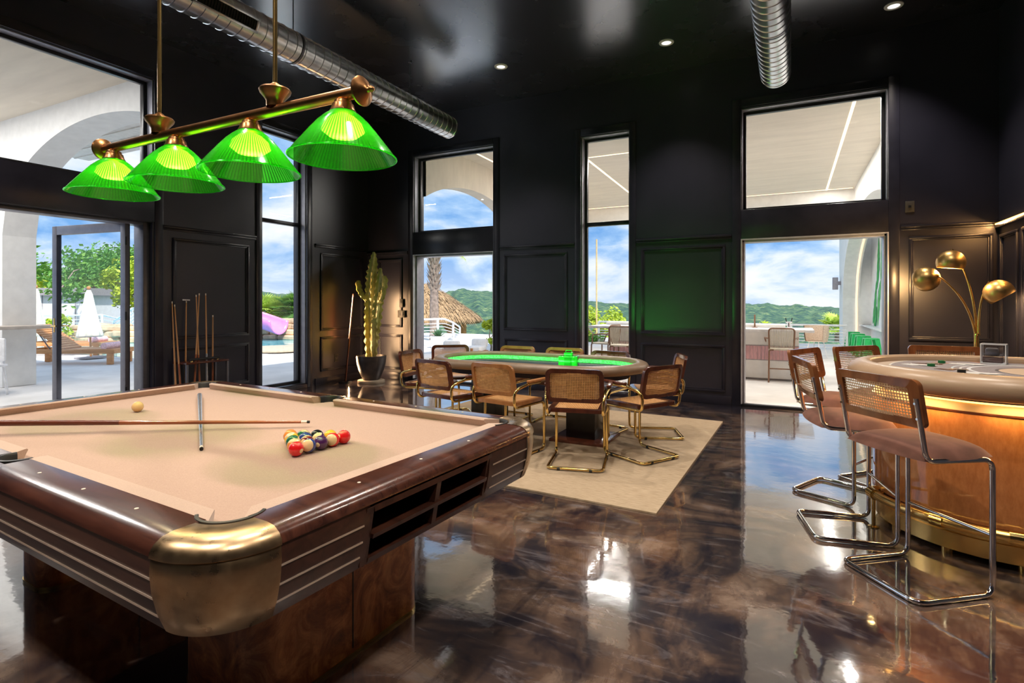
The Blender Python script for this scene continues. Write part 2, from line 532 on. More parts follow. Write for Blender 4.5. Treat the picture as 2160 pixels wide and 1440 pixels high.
# glass
def pane(name, tint=(0.96, 0.98, 1.0), ior=1.45):
    t = NT(name)
    tr = t.add('ShaderNodeBsdfTransparent'); tr.inputs['Color'].default_value = (*tint, 1)
    gl = t.add('ShaderNodeBsdfGlossy'); gl.inputs['Roughness'].default_value = 0.0
    lw = t.add('ShaderNodeLayerWeight', Blend=0.5)
    fr = t.math('ADD', t.math('MULTIPLY', t.math('POWER', lw.outputs['Facing'], 5.0), 0.9), 0.04 * (ior - 1) / 0.45)
    mx = t.add('ShaderNodeMixShader')
    t.l.new(fr, mx.inputs[0]); t.l.new(tr.outputs[0], mx.inputs[1]); t.l.new(gl.outputs[0], mx.inputs[2])
    t.l.new(mx.outputs[0], t.out.inputs[0])
    return t.m
M['glass'] = pane('window_glass')
def rib_glass(name, trc, tlc, f):
    t = NT(name)
    tl = t.add('ShaderNodeBsdfTranslucent'); tl.inputs['Color'].default_value = (*tlc, 1)
    tr = t.add('ShaderNodeBsdfTransparent'); tr.inputs['Color'].default_value = (*trc, 1)
    gl = t.add('ShaderNodeBsdfGlossy'); gl.inputs['Color'].default_value = (0.7, 1, 0.7, 1); gl.inputs['Roughness'].default_value = 0.15
    m1 = t.add('ShaderNodeMixShader'); m1.inputs[0].default_value = f
    m2 = t.add('ShaderNodeMixShader')
    lw = t.add('ShaderNodeLayerWeight', Blend=0.5); fr = t.math('ADD', t.math('MULTIPLY', t.math('POWER', lw.outputs['Facing'], 4.0), 0.6), 0.05)
    t.l.new(tl.outputs[0], m1.inputs[1]); t.l.new(tr.outputs[0], m1.inputs[2])
    t.l.new(fr, m2.inputs[0]); t.l.new(m1.outputs[0], m2.inputs[1]); t.l.new(gl.outputs[0], m2.inputs[2])
    t.l.new(m2.outputs[0], t.out.inputs[0]); return t.m
M['green_glass'] = rib_glass('green_glass', (0.14, 0.85, 0.03), (0.020, 0.46, 0.008), 0.68)
M['green_rib'] = rib_glass('green_glass_rib', (0.03, 0.42, 0.01), (0.012, 0.28, 0.006), 0.60)
M['green_acrylic'] = simple('green_acrylic', (0.03, 0.42, 0.05), 0.15, 0, 0.3, 20, coat=0.5)
M['clear'] = pane('clear_acrylic', (0.93, 0.95, 0.98), 1.6)
# emitters
M['bulb'] = glow('warm_bulb', (1.0, 0.80, 0.30), 9.0)
M['led_warm'] = glow('warm_led', (1.0, 0.50, 0.10), 4.5)
M['led_green'] = glow('green_led', (0.06, 1.0, 0.10), 2.2)
M['led_soft'] = glow('soft_led', (1.0, 0.70, 0.38), 2.2)
M['down_led'] = glow('downlight_lens', (1.0, 0.95, 0.88), 1.0)
M['led_tube'] = glow('led_tube', (1.0, 0.66, 0.36), 0.75)
M['brass_shade'] = simple('spun_brass', (0.72, 0.47, 0.18), 0.36, 1.0, 0.10, 20)
M['edge_glint'] = simple('pale_edge_highlight', (0.55, 0.55, 0.62), 0.35, 0.3)  # highlight colour for the light-catching doorway edges
# outdoors
M['stucco'] = simple('white_stucco', (0.86, 0.85, 0.83), 0.85, 0, 0.05, 6, 0.2, 80)
M['stucco_warm'] = simple('warm_plaster', (0.76, 0.68, 0.57), 0.85, 0, 0.06, 2, 0.1, 40, (0.5, 3, 1))
M['deck'] = simple('pale_concrete_deck', (0.72, 0.70, 0.68), 0.7, 0, 0.12, 1.5, 0.1, 60)
M['pool_water'] = simple('pool_water', (0.16, 0.52, 0.60), 0.06, 0, 0.25, 1.2, 0.25, 5)
M['stone'] = simple('limestone', (0.60, 0.44, 0.28), 0.9, 0, 0.45, 2.2, 0.6, 9)
M['pink'] = simple('pink_fibreglass', (0.88, 0.26, 0.58), 0.3, 0, 0.08)
M['pink_towel'] = simple('pink_towel', (0.85, 0.52, 0.58), 0.9, 0, 0.3, 30)
M['canvas'] = simple('cream_canvas', (0.80, 0.78, 0.68), 0.9, 0, 0.06, 10)
M['cushion'] = simple('white_cushion', (0.82, 0.80, 0.79), 0.9, 0, 0.06)
M['thatch'] = simple('palm_thatch', (0.36, 0.235, 0.125), 0.95, 0, 0.55, 9, 0, 60)
M['bark'] = simple('palm_bark', (0.30, 0.23, 0.19), 0.95, 0, 0.4, 12, 0.5, 30)
M['log'] = simple('peeled_log', (0.72, 0.38, 0.13), 0.6, 0, 0.2, 6)
M['roof_metal'] = simple('blue_grey_roof', (0.30, 0.34, 0.44), 0.5, 0, 0.12, 3)
M['fascia'] = simple('grey_fascia', (0.36, 0.33, 0.34), 0.7)
M['pink_tile'] = simple('pink_tile', (0.66, 0.38, 0.40), 0.35, 0, 0.22, 7, 0, 1, (6, 6, 1))
M['rope'] = simple('pale_rope', (0.62, 0.56, 0.46), 0.9, 0, 0.15)
M['brown_metal'] = simple('brown_metal', (0.23, 0.115, 0.065), 0.4)
M['green_metal'] = simple('green_metal', (0.02, 0.50, 0.13), 0.3, 0, 0.1)
def leafy(name, a, b, c, scale=1.6):
    t = NT(name)
    f = t.noise(t.coord('Object'), scale, 6, 0.7)
    t.col(t.ramp(f, [(0.3, a), (0.5, b), (0.7, c)]))
    t.set(Roughness=0.6)
    tl = t.add('ShaderNodeBsdfTranslucent'); tl.inputs['Color'].default_value = (*c, 1)
    mx = t.add('ShaderNodeMixShader'); mx.inputs[0].default_value = 0.25
    t.l.new(t.b.outputs[0], mx.inputs[1]); t.l.new(tl.outputs[0], mx.inputs[2]); t.l.new(mx.outputs[0], t.out.inputs[0])
    return t.m
M['leaf'] = leafy('tree_leaves', (0.05, 0.16, 0.03), (0.11, 0.30, 0.05), (0.30, 0.50, 0.07))
M['leaf_yellow'] = leafy('yellow_green_leaves', (0.22, 0.36, 0.03), (0.42, 0.55, 0.04), (0.66, 0.68, 0.06))  # yellower, paler green than the tree leaves
M['leaf_palm'] = leafy('palm_fans', (0.20, 0.40, 0.06), (0.50, 0.66, 0.10), (0.80, 0.85, 0.22), 3)
M['leaf_agave'] = leafy('agave_leaves', (0.05, 0.14, 0.08), (0.10, 0.24, 0.12), (0.2, 0.36, 0.16))
t = NT('wooded_hills'); v = t.coord('Object')
f = t.noise(v, 0.22, 9, 0.78)
c = t.ramp(f, [(0.36, (0.010, 0.040, 0.040)), (0.48, (0.035, 0.095, 0.060)), (0.56, (0.095, 0.175, 0.070)), (0.66, (0.30, 0.32, 0.17))])
t.col(c); t.set(Roughness=0.9); M['hills'] = t.m
# cactus and pot
t = NT('cactus_skin'); v = t.coord('Object')
t.col(t.ramp(t.noise(v, 8, 5, 0.6), [(0.3, (0.34, 0.32, 0.07)), (0.55, (0.56, 0.50, 0.16)), (0.75, (0.80, 0.72, 0.36))]))
t.set(Roughness=0.5); M['cactus'] = t.m
M['pot'] = simple('dark_glazed_pot', (0.055, 0.045, 0.045), 0.35, 0, 0.3, 10)
M['pot_foot'] = simple('pale_saucer', (0.42, 0.34, 0.26), 0.6)
M['soil'] = simple('soil', (0.10, 0.07, 0.05), 0.95, 0, 0.4, 40)
M['plate'] = simple('dark_switch_plate', (0.06, 0.055, 0.05), 0.4)
M['paper'] = simple('white_card', (0.82, 0.80, 0.77), 0.6)
# ------------------------------------------------------------------ room shell
XL, XR, YB, YF, ZC, TH = -7.0, 3.4, 7.87, -3.2, 4.62, 0.30
mb = MB(); mb.box(XL - TH, XR + TH, YF - TH, YB + TH, -0.12, 0.0)
struct(mb.build('floor', M['floor'], sharp=None))
mb = MB(); mb.box(XL - TH, XR + TH, YF - TH, YB + TH, ZC, ZC + 0.2)
struct(mb.build('ceiling', M['ceiling'], sharp=None))

def wall_boxes(mb, u0, u1, z0, z1, holes, put):
    """solid wall between u0..u1 with rectangular holes (ua, ub, za, zb)"""
    us = sorted({u0, u1, *[h[0] for h in holes], *[h[1] for h in holes]})
    us = [u for u in us if u0 <= u <= u1]
    for a, b in zip(us, us[1:]):
        mid = (a + b) / 2
        hs = sorted([(h[2], h[3]) for h in holes if h[0] < mid < h[1]])
        z = z0
        for (p, q) in hs:
            if p > z + 1e-4: put(a, b, z, p)
            z = max(z, q)
        if z1 > z + 1e-4: put(a, b, z, z1)

# openings
W1 = (-5.95, -4.34); W2 = (-2.83, -2.09); W3 = (-0.59, 1.03)
BH = [(W1[0], W1[1], 2.60, 3.95), (W1[0], W1[1], 0.0, 2.21), (W2[0], W2[1], 0.06, 3.87),
      (W3[0], W3[1], 2.59, 3.94), (W3[0], W3[1], 0.0, 2.21)]
LH = [(1.15, 4.04, 2.80, 4.12), (1.15, 4.02, 0.0, 2.36), (5.58, 6.43, 0.06, 4.02)]
mb = MB(); wall_boxes(mb, XL - TH, XR + TH, 0, ZC, BH, lambda a, b, z, q: mb.box(a, b, YB, YB + TH, z, q))
struct(mb.build('wall_back', M['wall'], sharp=None))
mb = MB(); wall_boxes(mb, YF - TH, YB, 0, ZC, LH, lambda a, b, z, q: mb.box(XL - TH, XL, a, b, z, q))
struct(mb.build('wall_left', M['wall'], sharp=None))
mb = MB(); mb.box(XR, XR + TH, YF - TH, YB, 0, ZC); mb.box(2.05, XR, 6.55, YB, 0, ZC)
struct(mb.build('wall_right', M['wall'], sharp=None))
mb = MB(); mb.box(XL, XR, YF - TH, YF, 0, ZC)
struct(mb.build('wall_front', M['wall'], sharp=None))

# mouldings, rails, casings, skirtings --------------------------------------
def on_back(a, b, z, q, p, mb, y=YB, bev=0.004): mb.box(a, b, y - p, y + 0.004, z, q, bev)
def on_left(a, b, z, q, p, mb, bev=0.004): mb.box(XL - 0.004, XL + p, a, b, z, q, bev)
def on_right(a, b, z, q, p, mb, bev=0.004): mb.box(2.05 - p, 2.054, a, b, z, q, bev)
def panel(put, a, b, z, q, mb):
    for (w, p, i) in ((0.030, 0.022, 0.0), (0.018, 0.013, 0.030)):
        A, B, Z, Q = a + i, b - i, z + i, q - i
        put(A, B, Q - w, Q, p, mb); put(A, B, Z, Z + w, p, mb)
        put(A, A + w, Z + w, Q - w, p, mb); put(B - w, B, Z + w, Q - w, p, mb)
mb = MB()
for (a, b) in ((-6.74, -6.20), (-4.14, -3.05), (-1.92, -0.79), (1.23, 2.0)):
    panel(on_back, a, b, 0.93, 2.15, mb)
    panel(on_back, a, b, 0.17, 0.80, mb)
for (a, b) in ((XL, W1[0] - .12), (W1[1] + .12, W2[0] - .10), (W2[1] + .10, W3[0] - .12), (W3[1] + .12, 2.05)):
    on_back(a, b, 2.255, 2.285, 0.030, mb); on_back(a, b, 2.225, 2.255, 0.016, mb)
    on_back(a, b, 0.0, 0.12, 0.018, mb)
struct(mb.build('trim_1', M['trim']))
mb = MB()
for (a, b, top) in ((*W1, 2.21), (*W3, 2.21)):
    on_back(a - 0.11, a, 0, 4.06, 0.018, mb); on_back(b, b + 0.11, 0, 4.06, 0.018, mb)
    on_back(a, b, 2.215, 2.595, 0.016, mb); on_back(a, b, 3.955, 4.06, 0.018, mb)
a, b = W2
on_back(a - 0.095, a, 0, 3.98, 0.018, mb); on_back(b, b + 0.095, 0, 3.98, 0.018, mb); on_back(a, b, 3.875, 3.98, 0.018, mb)
on_back(a, b, 0, 0.055, 0.018, mb)
struct(mb.build('trim_2', M['trim']))
mb = MB()
for (a, b) in ((4.26, 5.36), (6.72, 7.72)):
    panel(on_left, a, b, 0.90, 2.20, mb); panel(on_left, a, b, 0.22, 0.80, mb)
    on_left(a - 0.12, min(b + 0.12, YB), 2.315, 2.345, 0.030, mb); on_left(a - 0.12, min(b + 0.12, YB), 2.285, 2.315, 0.016, mb)
    on_left(a - 0.12, min(b + 0.12, YB), 0, 0.12, 0.018, mb)
for (a, b, z0, z1) in ((1.15, 4.04, 0, 4.12), (5.58, 6.43, 0, 4.02)):
    on_left(a - 0.10, a, 0, z1 + 0.11, 0.018, mb); on_left(b, b + 0.10, 0, z1 + 0.11, 0.018, mb)
    on_left(a, b, z1 + 0.005, z1 + 0.11, 0.018, mb)
on_left(1.15, 4.04, 2.365, 2.795, 0.014, mb); on_left(5.58, 6.43, 0, 0.055, 0.018, mb)
struct(mb.build('trim_3', M['trim']))
mb = MB()
for (a, b) in ((6.62, 7.14), (7.26, 7.78)):
    panel(on_right, a, b, 0.15, 2.12, mb)
on_right(6.55, YB, 2.20, 2.235, 0.035, mb); on_right(6.55, YB, 0, 0.12, 0.018, mb)
struct(mb.build('trim_4', M['trim']))

# windows ---------------------------------------------------------------------
def window(n, wall, a, b, z, q, bars=(), inset=0.14, fw=0.05, dep=0.06, sill=True):
    mb = MB()
    def put(a_, b_, z_, q_, p0, p1):
        if wall == 'back': mb.box(a_, b_, YB + p0, YB + p1, z_, q_, 0.003)
        else: mb.box(XL - p1, XL - p0, a_, b_, z_, q_, 0.003)
    i, j = inset, inset + dep
    put(a, a + fw, z, q, i, j); put(b - fw, b, z, q, i, j)
    put(a + fw, b - fw, z, z + fw, i, j); put(a + fw, b - fw, q - fw, q, i, j)
    for zb in bars: put(a + fw, b - fw, zb - 0.03, zb + 0.03, i - 0.01, j)
    put(a, b, z, z + 0.012, 0.0, i)
    o = struct(mb.build('window_%d' % n, M['frame']))
    mb = MB()
    put(a, b, q - 0.012, q, 0.02, i); put(a, a + 0.012, z, q - 0.012, 0.02, i); put(b - 0.012, b, z, q - 0.012, 0.02, i)
    mb.build('reveal', M['reveal'], o)  # liners coloured as if lit from outside
    zs = [z + fw] + [x for x in bars] + [q - fw]
    for z_, q_ in zip(zs, zs[1:]):
        mb = MB(); p0, p1 = (i + j) / 2 - 0.004, (i + j) / 2 + 0.004
        if wall == 'back': mb.quad((a + fw, YB + p0, z_), (b - fw, YB + p0, z_), (b - fw, YB + p0, q_), (a + fw, YB + p0, q_))
        else: mb.quad((XL - p0, a + fw, z_), (XL - p0, b - fw, z_), (XL - p0, b - fw, q_), (XL - p0, a + fw, q_))
        g = mb.build('pane', M['glass'], o, sharp=None)
    return o
window(1, 'back', W1[0], W1[1], 2.60, 3.95)
window(2, 'back', W2[0], W2[1], 0.06, 3.87, (2.56,))
window(3, 'back', W3[0], W3[1], 2.59, 3.94)
window(4, 'left', 1.15, 4.04, 2.80, 4.12)
window(5, 'left', 5.58, 6.43, 0.06, 4.02, (2.63,))

# open doorways in the back wall: slim frame and a raised threshold
def doorway(n, a, b, q):
    mb = MB()
    for (x0, x1) in ((a, a + 0.035), (b - 0.035, b)):
        mb.box(x0, x1, YB + 0.05, YB + 0.26, 0, q, 0.003)
    mb.box(a, b, YB + 0.05, YB + 0.26, q - 0.035, q, 0.003)
    o = struct(mb.build('door_%d' % n, M['reveal']))
    mb = MB(); mb.box(a, b, YB + 0.0, YB + 0.08, 0, 0.035, 0.004)
    mb.build('threshold', M['frame'], o)
    mb = MB(); mb.box(a + 0.035, b - 0.035, YB + 0.10, YB + 0.22, 0.0, 0.022, 0.003)
    mb.build('sill_track', M['white_frame'], o)
    mb = MB(); y0, y1 = YB - 0.022, YB + 0.05  # added pale bars standing in for light caught along the opening's edges
    mb.box(a - .004, a + .008, y0, y1, 0.035, q + .004); mb.box(b - .008, b + .004, y0, y1, 0.035, q + .004); mb.box(a + .008, b - .008, y0, y1, q - .008, q + .004)
    mb.build('edge_highlight', M['edge_glint'], o)
doorway(1, *W1, 2.21)
doorway(2, *W3, 2.21)
# folded panels of the left-hand sliding doorway seen edge-on at the jambs
# left wall opening: frame plus one big glazed leaf swung open outwards
mb = MB()
mb.box(XL - 0.26, XL - 0.06, 3.945, 4.02, 0, 2.36, 0.004); mb.box(XL - 0.26, XL - 0.06, 1.15, 1.21, 0, 2.36, 0.004)
mb.box(XL - 0.26, XL - 0.06, 1.21, 3.945, 2.32, 2.36, 0.004)
o = struct(mb.build('door_3', M['gunmetal']))
mb = MB(); mb.box(XL - 0.22, XL - 0.10, 1.21, 3.945, 0, 0.02, 0.003); mb.build('sill_track', M['white_frame'], o)
leaf = thing('glass_door', 'grey-framed glass door leaf standing wide open on the patio', 'door', (-7.12, 3.80, 0.015), radians(187.5))
LW, LHT = 1.32, 2.33
mb = MB()
mb.box(0, 0.085, -0.03, 0.03, 0, LHT, 0.004); mb.box(LW - 0.085, LW, -0.03, 0.03, 0, LHT, 0.004)
mb.box(0.085, LW - 0.085, -0.03, 0.03, 0, 0.09, 0.004); mb.box(0.085, LW - 0.085, -0.03, 0.03, LHT - 0.11, LHT, 0.004)
mb.build('frame', M['gunmetal'], leaf)
mb = MB(); mb.quad((0.085, 0, 0.09), (LW - 0.085, 0, 0.09), (LW - 0.085, 0, LHT - 0.11), (0.085, 0, LHT - 0.11))
mb.build('pane', M['glass'], leaf, sharp=None)
mb = MB()
for s in (-1, 1):
    mb.box(LW - 0.055, LW - 0.035, s * 0.03 - 0.006, s * 0.03 + 0.006, 0.98, 1.16, 0.003)
    mb.tube(fillet([(LW - 0.045, s * 0.03, 1.06), (LW - 0.045, s * 0.075, 1.06), (LW - 0.15, s * 0.075, 1.06)], 0.02), 0.009)
h = mb.build('handle', M['brass_satin'], leaf); h['label'] = 'brass lever handle'
for z in (0.25, 1.15, 2.05):
    mb = MB(); mb.tube([(-0.012, 0.03, z), (-0.012, 0.03, z + 0.10)], 0.012); mb.build('hinge', M['frame'], leaf)

# ------------------------------------------------------------------ ceiling fittings
def downlight(x, y, label, group=None, power=150, ang=88):
    o = thing('downlight', label, 'ceiling light', (x, y, ZC), 0, group)
    mb = MB(); mb.lathe([(0.058, -0.004), (0.062, -0.010), (0.088, -0.008), (0.092, 0.0), (0.060, 0.0)], 32)
    mb.build('ring', M['white_frame'], o)
    mb = MB(); mb.lathe([(0.0, -0.003), (0.059, -0.003)], 32)
    mb.build('lens', M['down_led'], o)
    lamp('downlight_lamp', 'SPOT', (0, 0, -0.03), power, (1.0, 0.88, 0.76), 0.05, o, None, ang, 0.75)
DLG = 'recessed ceiling downlights'
downlight(-3.56, 6.67, 'small round downlight in the ceiling, nearest the left duct', DLG)
downlight(-1.39, 6.99, 'round downlight in the ceiling between the two ducts', DLG)
downlight(1.00, 7.25, 'round downlight in the ceiling right of the right duct', DLG)
for (x, y) in [(x, y) for y in (4.45, 2.0, -0.5) for x in (-5.4, -3.4, -1.39, 1.0) if not (y > 4 and x < -5)]:  # unseen rows of downlights, added to brighten the room
    downlight(x, y, 'added recessed downlight out of view that brightens the room', DLG, 175 if y > 0 else 240, 112)

def duct(x, y0, y1, z, r, label):
    o = thing('spiral_duct', label, 'duct', (x, y1, z))
    L = y1 - y0
    mb = MB()
    prof = []
    s = 0.0
    while s < L:
        prof += [(r, s), (r, s + 0.102), (r * 1.035, s + 0.106), (r * 1.035, s + 0.114), (r, s + 0.118)]
        s += 0.118
    prof = [(0.0, 0.0), (r * 0.55, -0.006), (r * 0.9, -0.004), (r * 1.03, 0.0), (r * 1.03, 0.03)] + [(a, b + 0.035) for a, b in prof]
    mb.lathe(prof, 40, M=Matrix.Rotation(radians(90), 4, 'X'))
    mb.build('pipe', M['galv'], o, 35)
    return o
def grille(o, dy, ang, r):
    """side register on the duct"""
    mb = MB(); mb.M = Matrix.Translation((0, dy, 0)) @ Matrix.Rotation(ang, 4, 'Y')
    L, H = 0.62, 0.13
    for (a, b, c, d) in ((-L / 2, L / 2, -H / 2, -H / 2 + .022), (-L / 2, L / 2, H / 2 - .022, H / 2), (-L / 2, -L / 2 + .03, -H / 2, H / 2), (L / 2 - .03, L / 2, -H / 2, H / 2)):
        mb.box(r * 0.93, r * 1.16, a, b, c, d, 0.003)
    g = mb.build('register', M['galv'], o)
    mb = MB(); mb.M = Matrix.Translation((0, dy, 0)) @ Matrix.Rotation(ang, 4, 'Y')
    k = -L / 2 + 0.05
    while k < L / 2 - 0.04:
        mb.box(r * 0.96, r * 1.13, k, k + 0.007, -H / 2 + .02, H / 2 - .02); k += 0.026
    mb.box(r * 0.90, r * 1.05, -L / 2 + .02, L / 2 - .02, -H / 2 + .02, H / 2 - .02)
    mb.build('louvre', M['dark'], g)
def hanger(o, dy, r, z):
    mb = MB()
    mb.tube([(0, dy, r), (0, dy, ZC - z)], 0.006, 6)
    mb.box(-0.02, 0.02, dy - 0.02, dy + 0.02, ZC - z - 0.02, ZC - z, 0.003)
    mb.lathe([(r * 1.03, -0.012), (r * 1.045, -0.012), (r * 1.045, 0.012), (r * 1.03, 0.012)], 32, M=Matrix.Translation((0, dy, 0)) @ Matrix.Rotation(radians(90), 4, 'X'))
    mb.build('hanger', M['gunmetal'], o)
d1 = duct(-4.58, -2.9, 6.93, 4.0, 0.158, 'long spiral steel duct hung near the left wall')
grille(d1, -3.75, radians(20), 0.158)
for dy in (-0.95, -2.9, -5.2): hanger(d1, dy, 0.158, 4.0)
d2 = duct(-0.16, -2.9, 6.95, 3.98, 0.155, 'shorter-looking spiral steel duct hung above the right doorway')
grille(d2, -2.55, radians(190), 0.155)
for dy in (-1.3, -3.2): hanger(d2, dy, 0.155, 3.98)

# ------------------------------------------------------------------ small wall plates
def plate(name, label, cat, M_, w, h, holes):
    mb = MB(); mb.M = M_; mb.box(-w / 2, w / 2, -0.010, 0, -h / 2, h / 2, 0.003)
    o = mb.build(name, M['plate']); tag(o, label, cat)
    for (x, z, a, b) in holes:
        mb = MB(); mb.M = M_; mb.box(x - a / 2, x + a / 2, -0.016, -0.008, z - b / 2, z + b / 2, 0.002)
        mb.build('toggle', M['frame'], o)
plate('switch_plate', 'small dark switch plate high on the wall above the brass lamp', 'switch', Matrix.Translation((1.24, YB, 2.50)), 0.09, 0.13, [(0, 0, .03, .03)])
plate('wall_controller', 'small dark wall controller above the double switch by the cactus', 'switch', Matrix.Translation((-6.20, YB - 0.024, 1.36)), 0.075, 0.15, [(0, .02, .05, .04)])
plate('double_switch', 'dark double switch plate beneath the wall controller by the cactus', 'switch', Matrix.Translation((-6.20, YB - 0.024, 1.17)), 0.15, 0.13, [(-.035, 0, .03, .06), (.035, 0, .03, .06)])
RL = Matrix.Rotation(radians(90), 4, 'Z')
plate('wall_outlet', 'dark power outlet low on the left wall behind the corner lamp', 'outlet', Matrix.Translation((XL, 7.08, 0.42)) @ RL, 0.08, 0.13, [(0, .03, .04, .035), (0, -.03, .04, .035)])

# warm LED strip along the top of the right-hand panelling
mb = MB(); mb.box(2.012, 2.030, 6.56, YB - 0.02, 2.236, 2.250)
o = mb.build('led_strip', M['led_warm'], sharp=None); tag(o, 'glowing warm light strip along the top of the right wall panelling', 'light strip')
lw_ = lamp('led_wash', 'AREA', (2.006, 7.2, 2.243), 9, (1.0, 0.52, 0.18), 0.014, None, (0, radians(38), 0)); lw_.data.shape = 'RECTANGLE'; lw_.data.size_y = 1.26
# ------------------------------------------------------------------ pool table
TC, TR = Vector((-2.475, 1.69, 0)), radians(-3.5)
def tw(x, y, z=0.0):
    return TC + Matrix.Rotation(TR, 3, 'Z') @ Vector((x, y, z))
pa, pb = 1.24, 0.71           # feather-strip half lengths
po = 0.137                    # rail width outside the strip
pr = 0.207                    # casting radius
pcx, pcy = pa - 0.07, pb - 0.07
pt = thing('pool_table', 'vintage pool table with tan cloth, dark wood rails and bronze corner castings', 'pool table', TC, TR)
RAILP = [(0.0, 0.770), (0.0, 0.817), (0.070, 0.817), (0.100, 0.813), (0.122, 0.803), (0.134, 0.788), (0.137, 0.774), (0.131, 0.770)]
APR = [(0.131, 0.771), (0.133, 0.745), (0.129, 0.69), (0.116, 0.63), (0.096, 0.578), (0.06, 0.572)]
mb = MB()
def run(mb, side, s0, s1, prof):
    """straight piece of a profile along one side"""
    for (o, z) in prof: pass
    def P(s, o, z):
        if side == 'R': return (pa + o, s, z)
        if side == 'L': return (-pa - o, s, z)
        if side == 'N': return (s, -pb - o, z)
        return (s, pb + o, z)
    A = [mb.V(P(s0, o, z)) for o, z in prof]; B = [mb.V(P(s1, o, z)) for o, z in prof]
    for k in range(len(prof) - 1): mb.F([A[k], B[k], B[k + 1], A[k + 1]], True)
    mb.F(A); mb.F(B[::-1])
for side, c in (('R', pcy), ('L', pcy)): run(mb, side, -c, c, RAILP)
NP = [(o, z) for o, z in RAILP if o > 0.06]
NP = [(0.072, 0.770), (0.072, 0.8165)] + NP[1:]
for side in ('N', 'F'):
    run(mb, side, -pcx, -0.085, RAILP); run(mb, side, 0.085, pcx, RAILP); run(mb, side, -0.085, 0.085, NP)
mb.build('rail', M['rosewood'], pt)
# aprons: three full sides, plus the right end which has the open ball rack
mb = MB()
run(mb, 'N', -pcx, pcx, APR); run(mb, 'F', -pcx, pcx, APR); run(mb, 'L', -pcy, pcy, APR)
run(mb, 'R', -pcy, -0.33, APR); run(mb, 'R', 0.33, pcy, APR)
# frame of the ball rack
def aprx(z):
    for (o0, z0), (o1, z1) in zip(APR, APR[1:]):
        if z1 <= z <= z0: return o0 + (o1 - o0) * (z0 - z) / max(z0 - z1, 1e-6)
    return APR[-1][0]
def slab(mb, y0, y1, z0, z1, d0=0.004, d1=0.03):
    """board following the sloping face of the right apron"""
    A = [(pa + aprx(z0) + d0, z0), (pa + aprx(z1) + d0, z1), (pa + aprx(z1) - d1, z1), (pa + aprx(z0) - d1, z0)]
    a = [mb.V((x, y0, z)) for x, z in A]; b = [mb.V((x, y1, z)) for x, z in A]
    for k in range(4): mb.F([a[k], a[(k + 1) % 4], b[(k + 1) % 4], b[k]])
    mb.F(a[::-1]); mb.F(b)
for (y0, y1) in ((-0.345, -0.315), (0.315, 0.345)): slab(mb, y0, y1, 0.582, 0.765)
slab(mb, -0.012, 0.012, 0.600, 0.752)
slab(mb, -0.315, 0.315, 0.748, 0.766); slab(mb, -0.315, 0.315, 0.664, 0.678); slab(mb, -0.315, 0.315, 0.579, 0.600)
mb.build('apron', M['apron'], pt)
mb = MB()
mb.box(pa - 0.06, pa - 0.05, -0.33, 0.33, 0.58, 0.765); mb.box(pa - 0.06, pa + 0.09, -0.33, 0.33, 0.576, 0.582)
for sy in (-0.33, 0.322): mb.box(pa - 0.06, pa + 0.10, sy, sy + 0.008, 0.578, 0.768)
mb.box(pa - 0.06, pa + 0.12, -0.33, 0.33, 0.764, 0.770); mb.box(pa - 0.06, pa + 0.10, -0.004, 0.004, 0.58, 0.765)
for z in (0.668,): mb.box(pa - 0.06, pa + 0.10, -0.33, 0.33, z, z + 0.006)
mb.build('ball_rack', M['redwood'], pt)
# metal pinstripes
mb = MB()
def stripe(side, s0, s1, z):
    o = aprx(z)
    def P(s, oo, zz):
        if side == 'R': return (pa + oo, s, zz)
        if side == 'L': return (-pa - oo, s, zz)
        if side == 'N': return (s, -pb - oo, zz)
        return (s, pb + oo, zz)
    h = 0.0024
    q = [(o - 0.006, z - h), (o + 0.0028, z - h), (o + 0.0028, z + h), (o - 0.006, z + h)]
    A = [mb.V(P(s0, a, b)) for a, b in q]; B = [mb.V(P(s1, a, b)) for a, b in q]
    for k in range(4): mb.F([A[k], A[(k + 1) % 4], B[(k + 1) % 4], B[k]])
for z in (0.718, 0.668, 0.620):
    for side in 'NF': stripe(side, -pcx + 0.005, pcx - 0.005, z)
    stripe('L', -pcy, pcy, z); stripe('R', -pcy, -0.355, z); stripe('R', 0.355, pcy, z)
g = mb.build('pinstripe', simple('pale_metal_strip', (0.80, 0.66, 0.55), 0.3, 0.6), pt); g['label'] = 'pale metal pinstripes'
# corner castings
CAP = [(0.088, 0.776), (0.090, 0.813), (0.097, 0.8185), (0.150, 0.8185), (0.178, 0.814), (0.198, 0.801), (0.208, 0.785), (0.2095, 0.7725), (0.203, 0.7715)]
BOWL = [(0.203, 0.7705), (0.2055, 0.768), (0.208, 0.735), (0.203, 0.685), (0.190, 0.630), (0.170, 0.580), (0.140, 0.565)]
for (sx, sy, a0) in ((1, -1, -90), (1, 1, 0), (-1, 1, 90), (-1, -1, 180)):
    mb = MB(); mb.lathe(CAP, 24, (sx * pcx, sy * pcy, 0), radians(a0), radians(a0 + 90))
    c = mb.build('corner_casting', M['bronze'], pt, 50)
    mb = MB(); mb.lathe(BOWL, 24, (sx * pcx, sy * pcy, 0), radians(a0), radians(a0 + 90))
    mb.build('lower_shell', M['bronze'], c, 50)
    mb = MB(); mb.lathe([(0.074, 0.70), (0.074, 0.812), (0.080, 0.820), (0.088, 0.819), (0.090, 0.80), (0.090, 0.70)], 28, (sx * pcx, sy * pcy, 0), radians(a0 - 38), radians(a0 + 128))
    mb.build('pocket_liner', M['black_rubber'], pt, 50)
